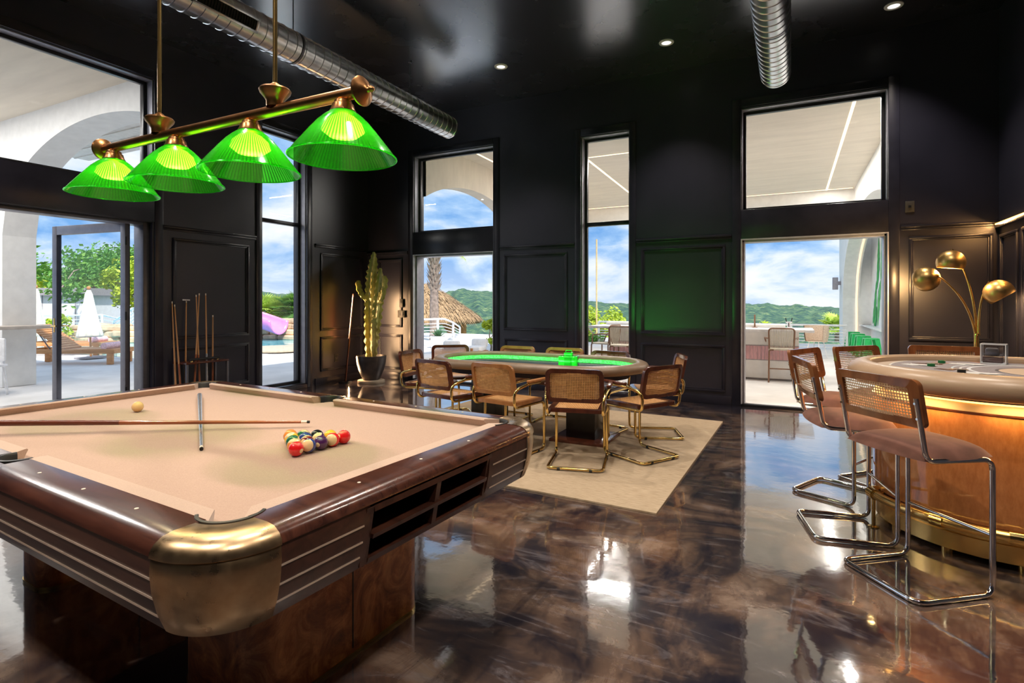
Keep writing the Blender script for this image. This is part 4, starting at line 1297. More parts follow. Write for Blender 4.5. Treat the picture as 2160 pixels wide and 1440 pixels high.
st = bar_stool('velvet bar stool with cane back, nearest the viewpoint, back turned', SG)
st.location = (0.562, 3.37, 0); st.rotation_euler = (0, 0, radians(-52))
placed(st, (0.31, 3.90, 0), radians(-78), 'velvet bar stool with cane back, second from the viewpoint, seen from its side')
placed(st, (0.31, 4.60, 0), radians(-116), 'velvet bar stool with cane back at the rounded tip, before the open doorway')
placed(st, (0.64, 5.00, 0), radians(-134), 'velvet bar stool with cane back at the far left, facing the viewpoint')
placed(st, (1.10, 5.24, 0), radians(-178), 'velvet bar stool with cane back behind the table, before the brass lamp')

# ------------------------------------------------------------------ three-arm brass floor lamp
FL = thing('floor_lamp', 'brass floor lamp with three arms and round dome shades in the corner', 'floor lamp', (1.65, 6.98, 0))
mb = MB(); mb.lathe([(0, 0), (0.15, 0), (0.15, 0.018), (0.13, 0.026), (0.02, 0.030), (0, 0.030)], 40); mb.build('base', M['brass_satin'], FL)
mb = MB(); mb.tube([(0, 0, 0.03), (-.005, 0, 1.06)], 0.021, 14); mb.build('pole', M['brass_satin'], FL)
mb = MB(); mb.lathe([(0.021, 1.045), (0.027, 1.048), (0.027, 1.066), (0.021, 1.07)], 20); mb.build('collar', M['brass'], FL)
def bez(p0, p1, p2, n=18):
    p0, p1, p2 = Vector(p0), Vector(p1), Vector(p2)
    return [p0 * (1 - s) ** 2 + p1 * 2 * s * (1 - s) + p2 * s * s for s in [k / n for k in range(n + 1)]]
for (p0, pm, p2, ax, lab) in (
        ((-.010, .0, 1.05), (-.07, -.02, 1.44), (-.335, -.10, 1.645), (-.62, .70, -.22), 'left shade'),
        ((.002, .01, 1.05), (-.025, .0, 1.62), (-.195, .0, 1.905), (-.10, .05, -1.0), 'top shade'),
        ((.010, -.01, 1.05), (.00, -.02, 1.42), (.085, -.04, 1.575), (.55, -.10, -.80), 'right shade')):
    mb = MB(); mb.tube(bez(p0, pm, p2), [0.012 - 0.005 * k / 18 for k in range(19)], 10)
    arm = mb.build('arm', M['brass_satin'], FL)
    ax = Vector(ax).normalized()
    R_ = ax.to_track_quat('-Z', 'Y').to_matrix().to_4x4()
    Mx = Matrix.Translation(Vector(p2)) @ R_
    prof = [(0.0, 0.0)] + [(0.125 * sin(radians(a)), -0.125 + 0.125 * cos(radians(a))) for a in (8, 20, 35, 50, 65, 80, 95, 108, 116)]
    inner = [(r * 0.97, z - 0.003) for r, z in prof[::-1]]; inner[-1] = (0.0, -0.004)
    mb = MB(); mb.M = Mx; mb.lathe(prof + inner, 36); sh = mb.build('lamp_shade', M['brass_shade'], arm, 50)
    mb = MB(); mb.M = Mx
    for k in range(10):
        a = 2 * pi * k / 10; mb.box(0.004, 0.022, -0.0025, 0.0025, 0.0, 0.003, 0, 2, Matrix.Rotation(a, 4, 'Z'))
    mb.lathe([(0, 0.012), (0.008, 0.010), (0.008, 0.0)], 12); mb.build('cap', M['brass'], arm)
    mb = MB(); mb.ball(Mx @ Vector((0, 0, -0.085)), 0.035, 16, 10); mb.build('bulb', M['led_warm'], arm)
    lamp('floor_lamp_light', 'POINT', Mx @ Vector((0, 0, -0.135)), 38, (1.0, 0.62, 0.26), 0.04, FL)

# ------------------------------------------------------------------ billiard lamp
BL = thing('billiard_lamp', 'hanging copper bar lamp with four green ribbed glass shades above the pool table', 'hanging lamp', (-2.41, 1.65, 2.205))
L0, L1 = -0.90, 0.905
mb = MB(); mb.tube([(L0, 0, 0), (L1, 0, 0)], 0.0245, 20); mb.build('bar', M['copper_bronze'], BL)
for s, x in ((-1, L0), (1, L1)):
    mb = MB(); mb.M = Matrix.Translation((x, 0, 0)) @ Matrix.Rotation(radians(90 * s), 4, 'Y')
    mb.lathe([(0.0245, -0.012), (0.040, -0.008), (0.056, 0.002), (0.058, 0.010), (0.050, 0.018), (0.036, 0.024), (0.026, 0.034), (0.012, 0.040), (0.009, 0.048), (0.013, 0.056), (0.008, 0.066), (0, 0.069)], 28)
    mb.build('end_cap', M['copper_bronze'], BL)
for x in (-0.405, 0.425):
    mb = MB(); mb.tube([(x, 0, 0.09), (x, 0, ZC - 2.205 - 0.02)], 0.0095, 12)
    rd = mb.build('rod', M['brass_satin'], BL)
    mb = MB(); mb.lathe([(0.010, 0.120), (0.020, 0.112), (0.024, 0.102), (0.060, 0.094), (0.066, 0.086), (0.062, 0.074), (0.046, 0.055), (0.036, 0.040), (0.036, 0.015)], 28, (x, 0, 0)); mb.build('cup', M['copper_bronze'], BL)
    mb = MB(); mb.lathe([(0.060, ZC - 2.205), (0.060, ZC - 2.205 - 0.015), (0.02, ZC - 2.205 - 0.035)], 28, (x, 0, 0)); mb.build('canopy', M['copper_bronze'], BL)
for x in (-0.81, -0.268, 0.268, 0.815):
    mb = MB(); mb.lathe([(0.022, -0.016), (0.034, -0.024), (0.036, -0.034), (0.042, -0.038), (0.046, -0.055), (0.052, -0.066), (0.050, -0.074)], 28, (x, 0, 0)); mb.build('fitter', M['copper_bronze'], BL)
    prof = [(0.048, -0.064), (0.056, -0.072), (0.072, -0.084), (0.100, -0.110), (0.130, -0.146), (0.160, -0.184), (0.190, -0.222), (0.205, -0.243), (0.209, -0.249)]
    mb = MB(); mb.lathe(prof, 176, (x, 0, 0), rfun=lambda k, a: 1.0 if k % 2 else 0.982)
    sh = mb.build('glass_shade', [M['green_glass'], M['green_rib']], BL, 180)
    for p in sh.data.polygons: p.material_index = (p.index // (len(prof) - 1)) % 2
    mb = MB(); mb.tube([(x + 0.209 * cos(a), 0.209 * sin(a), -0.249) for a in [2 * pi * k / 64 for k in range(64)]], 0.0032, 8, True); r_ = mb.build('rim', M['green_glass'], sh)
    mb = MB(); mb.lathe([(0.0, -0.172), (0.055, -0.165), (0.084, -0.142), (0.074, -0.112), (0.048, -0.088), (0.02, -0.074)], 24, (x, 0, 0)); mb.build('bulb', M['bulb'], sh)
    lamp('shade_light', 'POINT', (x, 0, -0.20), 7, (1.0, 0.80, 0.50), 0.05, BL)

# ------------------------------------------------------------------ cactus in a pot
CT = thing('potted_cactus', 'tall pale green cactus with side arms in a dark pot in the corner', 'potted plant', (-6.44, 7.33, 0))
mb = MB(); mb.lathe([(0, 0), (0.225, 0), (0.232, 0.012), (0.228, 0.045), (0.20, 0.05), (0, 0.05)], 40); mb.build('saucer', M['pot_foot'], CT)
mb = MB(); mb.lathe([(0, 0.05), (0.135, 0.05), (0.165, 0.10), (0.215, 0.22), (0.245, 0.34), (0.255, 0.44), (0.252, 0.462), (0.240, 0.464), (0.236, 0.445), (0.225, 0.40)], 40); mb.build('pot', M['pot'], CT)
mb = MB(); mb.lathe([(0, 0.425), (0.232, 0.42)], 32); mb.build('soil', M['soil'], CT)
def stem(pts, rad, seed, parent, nr=5, steps=70):
    P = [Vector(p) for p in pts]
    # resample polyline as a smooth curve
    def cr(i, s):
        p0, p1, p2, p3 = P[max(i - 1, 0)], P[i], P[min(i + 1, len(P) - 1)], P[min(i + 2, len(P) - 1)]
        return 0.5 * ((2 * p1) + (p2 - p0) * s + (2 * p0 - 5 * p1 + 4 * p2 - p3) * s * s + (3 * p1 - p0 - 3 * p2 + p3) * s ** 3)
    C_ = []
    for k in range(steps + 1):
        x = k / steps * (len(P) - 1); i = min(int(x), len(P) - 2); C_.append(cr(i, x - i))
    mb = MB(); prev = None; rings = []
    nseg = nr * 8
    for k, p in enumerate(C_):
        t_ = (C_[min(k + 1, steps)] - C_[max(k - 1, 0)]).normalized()
        a = t_.cross(Vector((0, 1, 0.1))).normalized() if prev is None else (prev - t_ * prev.dot(t_)).normalized()
        prev = a; b = t_.cross(a)
        s = k / steps
        R_ = rad(s)
        ring = []
        for j in range(nseg):
            an = 2 * pi * j / nseg + 0.3 * sin(s * 5 + seed)
            ph = (nr * j / nseg) % 1.0
            fin = abs(2 * ph - 1) ** 1.6
            wav = 1 + 0.16 * fin * sin(k * 0.95 + seed * 3 + int(nr * j / nseg) * 1.9) + 0.10 * fin * mnoise.noise((k * .3, j * .7, seed))
            r = R_ * (0.60 + 0.48 * fin) * wav
            ring.append(mb.V(p + (a * cos(an) + b * sin(an)) * r))
        rings.append(ring)
    for A, B in zip(rings, rings[1:]):
        for j in range(nseg): mb.F([A[j], A[(j + 1) % nseg], B[(j + 1) % nseg], B[j]], True)
    mb.F(rings[-1])
    return mb.build('stem', M['cactus'], parent, 60)
def tap(r0, tip=0.86):
    return lambda s: r0 * (0.62 + 0.38 * min(1, s * 3.2)) * (1.0 if s < tip else max(0.10, sqrt(max(0, 1 - ((s - tip) / (1 - tip)) ** 2)) * 0.9 + .1))
stem([(-.03, .0, .40), (-.05, .0, .9), (-.02, .0, 1.45), (.03, .0, 1.9), (.06, 0, 2.24)], lambda s: 0.088 * (0.75 + 0.30 * min(1, s * 2.5)) * (1 if s < .70 else max(.20, 1 - ((s - .70) / .30) ** 1.5 * .80)), 1, CT, 5, 110)
stem([(.06, -.03, .40), (.10, -.03, .8), (.16, -.03, 1.2), (.195, -.03, 1.6), (.215, -.02, 1.96)], lambda s: 0.074 * (0.70 + 0.35 * min(1, s * 2.5)) * (1 if s < .72 else max(.24, 1 - ((s - .72) / .28) ** 1.5 * .76)), 2.3, CT, 5, 90)
stem([(-.05, -.03, 1.40), (-.13, -.05, 1.48), (-.22, -.05, 1.60), (-.26, -.05, 1.76)], tap(0.056, 0.75), 3.1, CT, 4, 36)
stem([(.19, -.03, 1.44), (.27, -.05, 1.52), (.325, -.05, 1.66), (.335, -.05, 1.83)], tap(0.054, 0.78), 4.4, CT, 4, 36)
stem([(.22, -.07, 1.36), (.30, -.10, 1.42), (.345, -.10, 1.52), (.35, -.10, 1.62)], tap(0.042, 0.75), 5.2, CT, 4, 30)
stem([(.10, -.06, .42), (.14, -.10, .70), (.16, -.11, .95), (.165, -.10, 1.12)], tap(0.058, 0.82), 6.0, CT, 4, 40)

# corner light stick behind the pot
CL = thing('corner_light', 'thin leaning corner light stick on a small round base by the cactus', 'floor lamp', (-6.83, 7.12, 0))
mb = MB(); mb.lathe([(0, 0), (0.11, 0), (0.11, 0.014), (0, 0.016)], 32); mb.build('base', M['frame'], CL)
mb = MB(); mb.box(-.011, .011, -.009, .009, .014, 1.53, 0.002, 1, Matrix.Shear('XZ', 4, (0, 0)) if False else None)
pole = mb.build('pole', M['redwood'], CL); pole.rotation_euler = (radians(-3.5), radians(3.5), 0)
mb = MB(); mb.box(-.007, .007, .009, .0105, .06, 1.50)
g = mb.build('light_strip', glow('corner_led', (1.0, 0.48, 0.20), 2.5), pole); g['label'] = 'warm glowing light strip'
cgl = lamp('corner_glow', 'AREA', (-6.80, 7.17, 0.80), 42, (1.0, 0.60, 0.30), 0.03, None, (radians(90), 0, radians(-62)))
cgl.data.shape = 'RECTANGLE'; cgl.data.size_y = 1.4

# ------------------------------------------------------------------ cue rack against the left wall
CR = thing('cue_rack', 'low dark floor rack holding several upright cues by the left wall', 'cue rack', (-6.80, 4.53, 0))
mb = MB()
mb.box(-.16, .12, -.29, .29, .60, .625, .004); CRt = mb.build('top_board', M['teak_dark'], CR)
mb = MB(); mb.box(-.14, .10, -.26, .26, .06, .085, .004); mb.build('lower_shelf', M['teak_dark'], CR)
for (x, y) in ((-.145, -.275), (-.145, .275), (.105, -.275), (.105, .275)):
    mb = MB(); mb.box(x - .014, x + .014, y - .014, y + .014, 0, .60, .003); mb.build('leg', M['gunmetal'], CR)
mb = MB(); mb.tube([(.085, -.22, .655), (.085, .17, .655)], 0.018, 10); mb.build('rest', M['black_rubber'], CR)
mb = MB(); mb.tube([(.085, -.20, .625), (.085, -.20, .645)], 0.012, 8); mb.tube([(.085, .15, .625), (.085, .15, .645)], 0.012, 8); mb.build('rest_bracket', M['brass_satin'], CR)
CQ = 'cues standing in the floor rack'
lean = [(-6.74, 4.37, -6.85, 4.52, 1.42, 'leftmost of the cues standing in the floor rack'),
        (-6.76, 4.475, -6.84, 4.47, 1.40, 'straight middle cue standing in the floor rack'),
        (-6.75, 4.56, -6.84, 4.60, 1.42, 'silver-banded cue standing third in the floor rack')]
for (x0, y0, x1, y1, L_, lab) in lean:
    cue('standing_cue', lab, (x1, y1, .086 + L_), (x0, y0, .087), 0.0065, 0.0145, M['cue_wood'], M['cue_silver'] if 'silver' in lab else M['cue_red'], CQ)
cue('short_cue', 'short cue standing at the right end of the floor rack', (-6.84, 4.70, 1.22), (-6.76, 4.64, .087), 0.0065, 0.0145, M['cue_wood'], M['cue_red'])
br_ = cue('bridge_stick', 'bridge stick with a small crosspiece leaning left of the floor rack', (-6.965, 4.42, 1.41), (-6.955, 4.40, .014), 0.0075, 0.0135, M['cue_wood'], M['cue_wood'])
mb = MB(); mb.box(-.006, .006, -.075, .075, -.006, .012, .003); mb.build('crosspiece', M['white_frame'], br_)
cue('leaning_cue', 'cue leaning on the left wall, outermost, nearest the glass door', (-6.970, 4.24, 1.40), (-6.80, 4.195, .014), 0.0065, 0.0145, M['cue_wood'], M['cue_wood'], 'cues leaning on the wall left of the rack')
cue('leaning_cue', 'cue leaning on the left wall, crossing just right of the outermost one', (-6.968, 4.27, 1.36), (-6.72, 4.215, .014), 0.0065, 0.0145, M['cue_wood'], M['cue_red'], 'cues leaning on the wall left of the rack')
# ================================================================== outdoors
FWD = Vector((-sin(YAW), cos(YAW), 0)); RGT = Vector((cos(YAW), sin(YAW), 0))
def at(az, d, z=0.0):
    """ground point at bearing az (tangent of the angle off the view axis) and depth d"""
    p = FWD * d + RGT * d * az
    return Vector((p.x, p.y, z))
def px(u): return (u - 1080) / 1159.0
# ---- decks and pool
mb = MB(); mb.box(-30, XL - TH, -12, 8.4, -0.30, -0.005); mb.box(XL - TH, 4.5, YB + TH, 20.6, -0.30, -0.005); mb.box(-15, XL - TH, 8.4, 20.6, -0.30, -0.005)
o = struct(mb.build('ground_patio', M['deck'], None, None))
mb = MB(); mb.prism([(-30, 7.6), (-14.6, 7.6), (-12.5, 9.9), (-12.2, 11.5), (-14.5, 14.4), (-20, 14.4), (-30, 12)], -0.02, 0.006)
o = struct(mb.build('ground_pool_coping', M['deck'], None, None))
mb = MB(); mb.prism([(-29.8, 7.8), (-14.7, 7.8), (-12.7, 10.0), (-12.4, 11.4), (-14.6, 14.2), (-20, 14.2), (-29.8, 11.8)], 0.0, 0.012)
o = mb.build('pool_water', M['pool_water'], None, None); tag(o, 'turquoise swimming pool water beyond the left patio', 'water', None, 'stuff')
mb = MB(); mb.lathe([(0, 0.0), (0.85, 0.0), (0.95, 0.03), (0.95, 0.07), (0.85, 0.09), (0, 0.09)], 32, (-12.95, 10.9, 0.01), M=None)
o = mb.build('pool_slab', simple('beige_slab', (0.55, 0.46, 0.34), 0.8)); tag(o, 'round beige stone slab standing in the turquoise pool', 'stepping stone')
# ---- hills
def hill_h(a, r):
    """terrain height by bearing and distance"""
    az = math.degrees(math.atan(a)) if abs(a) < 50 else 90
    el = -0.25 + 1.35 * math.exp(-((az + 4) / 7.0) ** 2) + 1.2 * math.exp(-((az + 26) / 9.0) ** 2) - 0.5 * math.exp(-((az - 32) / 6.0) ** 2)
    el += 0.07 * sin(az * 0.9) + 0.05 * sin(az * 2.3 + 1)
    top = 1.38 + 420 * math.tan(radians(el))
    if r < 40: base = -3.0 - (r - 20) * 0.22
    elif r < 200: base = -7.4 - 4 * sin((r - 40) / 160 * pi)
    else:
        s = min(1, (r - 200) / 220); s = s * s * (3 - 2 * s); base = -7.4 + (top + 7.4) * s
    return base
def terrain(i, j):
    az = radians(-62 + 112 * i); r = 21.0 * (520 / 21.0) ** j
    p = FWD * (r * cos(az)) + RGT * (r * sin(az))
    h = hill_h(math.tan(az), r)
    rough = 0.05 * min(r, 160) ** 0.70
    n = mnoise.noise((p.x * 0.11, p.y * 0.11, 0)) * 0.6 + mnoise.noise((p.x * .35, p.y * .35, 3)) * 0.35 + mnoise.noise((p.x * .04, p.y * .04, 7)) * .9
    n += max(0, mnoise.noise((math.degrees(az) * 1.3, r * .012, 5))) * 1.1 + abs(mnoise.noise((p.x * .16, p.y * .16, 9))) * .5
    return (p.x, p.y, h + rough * max(n, -0.3) * (1.0 if r > 30 else 0.2))
mb = MB(); mb.grid(terrain, 760, 130)
struct(mb.build('ground_hills', M['hills'], None, 180))

# ---- covered porch behind the back wall
PZ = 4.30
mb = MB(); mb.box(-6.2, 2.4, YB + TH, 16.9, PZ, PZ + 0.25)
struct(mb.build('ceiling_porch', M['stucco_warm'], None, None))
mb = MB(); mb.box(-6.2, 1.45, 16.6, 16.9, 3.84, PZ)
struct(mb.build('trim_porch_beam', M['stucco'], None, None))
def arch_wall(name, horiz, t0, t1, plane, th, c, a, spring, apex, z1, mat):
    """wall with one arched opening. horiz 'Y' -> wall along Y at X=plane..plane+th"""
    mb = MB()
    def bx(u0, u1, za, zb):
        if u1 - u0 < 1e-4: return
        if horiz == 'Y': mb.box(plane, plane + th, u0, u1, za, zb)
        else: mb.box(u0, u1, plane, plane + th, za, zb)
    if c - a > t0: bx(t0, c - a, 0, z1)
    if c + a < t1: bx(c + a, t1, 0, z1)
    n = 40; lo, hi = max(t0, c - a), min(t1, c + a)
    A = []
    for k in range(n + 1):
        u = lo + (hi - lo) * k / n
        z = spring + (apex - spring) * sqrt(max(0, 1 - ((u - c) / a) ** 2))
        A.append((u, z))
    def P(u, o, z): return (plane + o, u, z) if horiz == 'Y' else (u, plane + o, z)
    for (u0, z0), (u1, z1_) in zip(A, A[1:]):
        mb.quad(P(u0, 0, z0), P(u1, 0, z1_), P(u1, 0, z1), P(u0, 0, z1))
        mb.quad(P(u0, th, z0), P(u0, th, z1), P(u1, th, z1), P(u1, th, z1_))
        mb.quad(P(u0, 0, z0), P(u0, th, z0), P(u1, th, z1_), P(u1, 0, z1_))
    for (u, z) in (A[0], A[-1]):
        if z > spring + 0.01: pass
    return struct(mb.build(name, mat, None, 20)), A
arch_wall('wall_porch_left', 'Y', YB + TH, 16.6, -6.2, 0.30, 9.9, 2.6, 2.1, 3.70, PZ, M['stucco_warm'])
w, A = arch_wall('wall_porch_right', 'Y', YB + TH, 21.6, 1.45, 0.45, 14.5, 5.7, 1.5, 3.66, PZ, M['stucco'])
mb = MB(); mb.box(1.90, 2.60, 20.2, 20.4, 0, PZ); mb.box(2.20, 2.40, YB + TH, 20.4, 0, PZ)
struct(mb.build('wall_porch_alcove', M['stucco'], None, None))
pth = [(1.82, u, z - 0.012) for (u, z) in A if u > 10] + [(1.82, 20.17, zz) for zz in (1.2, .8, .4, .02)]
mb = MB(); mb.tube(pth, 0.030, 8); o = mb.build('arch_light_strip', M['led_tube']); tag(o, 'soft warm light strip lining the tall arch outside the right doorway', 'light strip')
# ledge and banana-leaf mural in the alcove
mb = MB(); mb.box(1.96, 2.20, 12.0, 20.2, 0.64, 0.68, 0.004); mb.box(1.90, 2.20, 19.95, 20.2, 0.64, 0.68, 0.004)
o = mb.build('wall_ledge', M['white_frame']); tag(o, 'white ledge along the mural wall above the green stools', 'shelf')
mur = thing('leaf_mural', 'painted green banana-leaf mural on the white wall outside the right doorway', 'mural', (2.198, 17.5, 0))
def leaf_flat(p0, p1, w, nm, m, bend=0.0):
    mb = MB(); p0, p1 = Vector(p0), Vector(p1); d = p1 - p0; nrm = Vector((-d.y, d.x)).normalized(); L = []
    R_ = []
    for k in range(15):
        s = k / 14; c = p0 + d * s + nrm * bend * sin(pi * s)
        ww = w * sin(pi * min(1, s * .96 + .03)) ** .7 * (1 + .12 * sin(k * 2.2))
        L.append((0, c.x + nrm.x * ww, c.y + nrm.y * ww)); R_.append((0, c.x - nrm.x * ww, c.y - nrm.y * ww))
    for a, b, c, dd in zip(L, L[1:], R_[1:], R_): mb.quad(a, b, c, dd)
    o = mb.build(nm, m, mur, None); return o
gm1 = simple('mural_green', (0.02, 0.36, 0.10), 0.8, 0, 0.5, 5); gm2 = simple('mural_pale_green', (0.10, 0.46, 0.16), 0.8, 0, 0.5, 5); gm3 = simple('mural_lime', (0.55, 0.70, 0.10), 0.8)
for k, (a, b, w, m, bd) in enumerate((((2.25, .75), (1.45, 2.0), 0.24, gm1, .15), ((1.2, .70), (.55, 2.0), 0.24, gm2, -.1), ((1.35, 1.75), (.95, 3.2), 0.24, gm1, .12), ((.35, .75), (-.25, 3.0), 0.26, gm1, .2), ((.55, 2.0), (.25, 3.4), 0.22, gm2, .1), ((1.9, .70), (1.35, 1.25), 0.22, gm1, .1), ((-.9, .9), (-1.7, 2.6), .45, gm1, .1))):
    o = leaf_flat(a, b, w, 'painted_leaf', m, bd); o.location.x = -0.002 * k
    o2 = leaf_flat(a, b, .012, 'leaf_rib', gm3, bd); o2.location.x = -0.002 * k - 0.001
def tstool(x, y, rz, label, src=None):
    if src: return placed(src, (x, y, 0), rz, label)
    s = thing('metal_stool', label, 'stool', (x, y, 0), rz, 'green metal stools under the mural ledge')
    H_ = 0.52
    mb = MB(); mb.box(-.15, .15, -.15, .15, H_ - .03, H_, .012); mb.build('seat', M['green_metal'], s)
    for sx in (-1, 1):
        for sy in (-1, 1):
            mb = MB(); A = [(sx * .15, sy * .15), (sx * .045, sy * .15), (sx * .15, sy * .045)]
            t0 = [mb.V((x_, y_, H_ - .03)) for x_, y_ in A]; t1 = [mb.V((x_ + sx * .055, y_ + sy * .055, 0)) for x_, y_ in ((sx * .15, sy * .15), (sx * .085, sy * .15), (sx * .15, sy * .085))]
            for k in range(3): mb.F([t0[k], t0[(k + 1) % 3], t1[(k + 1) % 3], t1[k]])
            mb.F(t0); mb.F(t1); mb.build('leg', M['green_metal'], s, 20)
    mb = MB()
    for sx in (-1, 1): mb.box(sx * .168 - .004, sx * .168 + .004, -.15, .15, .16, .185); mb.box(-.15, .15, sx * .168 - .004, sx * .168 + .004, .16, .185)
    mb.build('brace', M['green_metal'], s); return s
ts = tstool(1.70, 15.6, .1, 'green metal stool under the mural ledge, nearest of the row')
for k, lab in ((1, 'second'), (2, 'third'), (3, 'farthest')):
    tstool(1.66 - .02 * k, 15.6 + 1.05 * k, .1, 'green metal stool under the mural ledge, %s of the row' % lab, ts)
sc = thing('wall_sconce', 'small grey box-shaped sconce on the white arch wall edge outside', 'wall lamp', (1.45, 20.9, 2.0))
mb = MB(); mb.box(-.24, -.08, -.09, .09, -.21, .19, .01); mb.build('lamp_body', M['fascia'], sc)
mb = MB(); mb.box(-.09, 0, -.05, .05, -.06, .06); mb.build('mount', M['fascia'], sc)
# LED channels in the porch ceiling
def led_line(pts, label, nm='ceiling_light_line'):
    mb = MB()
    for a, b in zip(pts, pts[1:]):
        a, b = Vector(a), Vector(b); d = (b - a).normalized(); n = Vector((-d.y, d.x)) * 0.022
        mb.quad((a.x + n.x, a.y + n.y, PZ - .004), (b.x + n.x, b.y + n.y, PZ - .004), (b.x - n.x, b.y - n.y, PZ - .004), (a.x - n.x, a.y - n.y, PZ - .004))
    o = mb.build(nm, M['led_soft'], None, None); tag(o, label, 'light strip')
led_line([(0.82, 8.4), (0.82, 16.5)], 'warm light line in the porch ceiling seen through the upper right window')
led_line([(-3.75, 10.6), (-1.2, 10.6)], 'straight light line across the porch ceiling in the tall narrow window')
led_line([(-3.72, 10.65), (-3.9, 15.8)], 'slanting light line in the porch ceiling in the tall narrow window')
led_line([(-5.5, 9.0), (-5.6, 12.5)], 'light line near the arch in the porch ceiling, upper left window of the back wall')
led_line([(-5.9, 16.45), (1.4, 16.45)], 'long light line along the far beam of the porch ceiling')
for (x, y, sx_, sy_) in ((0.82, 12.5, .1, 7.5), (-2.3, 10.6, 3.0, .1), (-3.8, 13.2, .1, 5.0)):
    l_ = lamp('porch_light', 'AREA', (x, y, PZ - .02), 105, (1.0, 0.95, 0.88), sx_)
    l_.data.shape = 'RECTANGLE'; l_.data.size_y = sy_
# ---- porch on the left side
mb = MB(); mb.box(-14.0, XL - TH, -6, 4.63, PZ, PZ + 0.25)
struct(mb.build('ceiling_porch_left', M['stucco_warm'], None, None))
mb = MB(); mb.box(-14, XL - TH, 2.62, 2.66, PZ - 0.02, PZ - 0.002)
o = mb.build('ceiling_groove', M['fascia'], None, None); struct(o)
l_ = lamp('porch_light', 'AREA', (-10.4, 2.64, PZ - .03), 180, (1.0, 0.96, 0.90), 6.0); l_.data.shape = 'RECTANGLE'; l_.data.size_y = .1
arch_wall('wall_porch_side', 'X', -14.0, XL - TH, 4.18, 0.45, -8.6, 2.76, 2.46, 3.97, PZ, M['stucco'])
mb = MB(); mb.box(-12.6, XL - TH, 4.75, 6.0, 4.22, 4.36)
for k in range(4): mb.box(-12.6, XL - TH, 4.9 + k * .28, 4.93 + k * .28, 4.205, 4.222)
struct(mb.build('trim_eave', simple('soffit', (0.70, 0.66, 0.62), 0.7), None, None))
mb = MB(); mb.box(-11.355, -10.95, 3.0, 4.72, 0.945, 1.0, 0.01)
o = mb.build('serving_ledge', simple('taupe_ledge', (0.55, 0.48, 0.42), 0.6)); tag(o, 'long taupe serving ledge fixed to the white pillar outside the left doorway', 'shelf')
mb = MB()
mb.tube(fillet([(-.2, 0, .80), (-.16, .02, .44), (-.20, .05, .0)], .1), .018, 8); mb.tube(fillet([(.2, 0, .80), (.16, .02, .44), (.20, .05, .0)], .1), .018, 8)
wc = thing('white_chair', 'white curvy-legged patio chair at the left edge of the picture', 'chair', (-10.66, 3.80, 0), .4)
mb.build('leg', M['white_frame'], wc)
mb = MB(); mb.box(-.22, .22, -.35, .05, .42, .46, .02); mb.build('seat', M['white_frame'], wc)
mb = MB(); mb.box(-.22, .22, -.02, .02, .50, .84, .02); mb.build('backrest', M['white_frame'], wc)
for w_ in (-1, 1):
    mb = MB(); mb.tube([(w_ * .2, -.33, .42), (w_ * .23, -.38, 0)], .017, 8); mb.build('leg', M['white_frame'], wc)

# ---- patio furniture seen through the left doorway
def umbrella(p, h0, h1, r, label, tilt=0.0):
    u = thing('closed_umbrella', label, 'umbrella', p, 0, 'closed cream patio umbrellas'); u.rotation_euler = (0, radians(tilt), 0)
    mb = MB(); mb.tube([(0, 0, 0), (0, 0, h1)], .022, 10); mb.build('pole', M['outdoor_teak'], u)
    mb = MB(); prof = [(.035, h1 - .02), (.07, h1 - .12), (r * .52, h0 + (h1 - h0) * .55), (r * .85, h0 + (h1 - h0) * .18), (r, h0 + .04), (r * .88, h0), (.03, h0 + .05)]
    mb.lathe(prof, 48, rfun=lambda k, a: 1 + .14 * sin(8 * a) + .05 * sin(3 * a + 1)); mb.build('canopy', M['canvas'], u, 180)
    mb = MB(); mb.ball((0, 0, h1 + .03), .045, 12, 8, 1, 1, 1.1); mb.build('finial', M['outdoor_teak'], u)
    mb = MB(); mb.box(-.25, .25, -.25, .25, 0, .05, .01); mb.build('base', M['fascia'], u)
    return u
umbrella(at(px(192), 13.45), .52, 1.70, .25, 'closed cream umbrella seen through the glass door leaf', -3.5)
umbrella(at(px(76), 15.5), .42, 1.78, .25, 'closed cream umbrella beside the white pillar, farther left')
def lounger(p, rz, label, src=None):
    if src: return placed(src, p, rz, label)
    l = thing('sun_lounger', label, 'sun lounger', p, rz, 'teak sun loungers by the pool')
    mb = MB()
    for s in (-1, 1): mb.box(-1.0, 1.0, s * .32 - .025, s * .32 + .025, .24, .34, .006)
    for k in range(14): mb.box(-.12 + k * .08, -.06 + k * .08, -.30, .30, .315, .335)
    mb.box(-1, -.95, -.3, .3, .24, .34); mb.box(.95, 1, -.3, .3, .24, .34); mb.build('frame', M['outdoor_teak'], l)
    for x in (-.9, .9):
        for y in (-.32, .32):
            mb = MB(); mb.box(x - .06, x + .06, y - .035, y + .035, 0, .24, .006); mb.build('leg', M['outdoor_teak'], l)
    mb = MB(); Mx = Matrix.Translation((-.14, 0, .33)) @ Matrix.Rotation(radians(34), 4, 'Y')
    for k in range(10): mb.box(-.80 + k * .08, -.74 + k * .08, -.30, .30, 0, .02, 0, 2, Mx)
    b = mb.build('backrest', M['outdoor_teak'], l)
    b.location = (0, 0, 0)
    for y in (-.2, .2): mb = MB(); mb.tube([(-.70, y, .66), (-.45, y, .30)], .012, 6); mb.build('prop', M['gunmetal'], l)
    mb = MB(); mb.tube([(.72, -.26, .40), (.72, .26, .40)], .075, 12); mb.build('rolled_towel', M['pink_towel'], l); return l
DEG = YAW
lg = lounger(at(px(166), 12.45), DEG + radians(3), 'teak sun lounger with a rolled pink towel, nearest the glass door')
lounger(at(px(150), 14.5), DEG + radians(0), 'teak sun lounger farther back, behind the nearest one', lg)
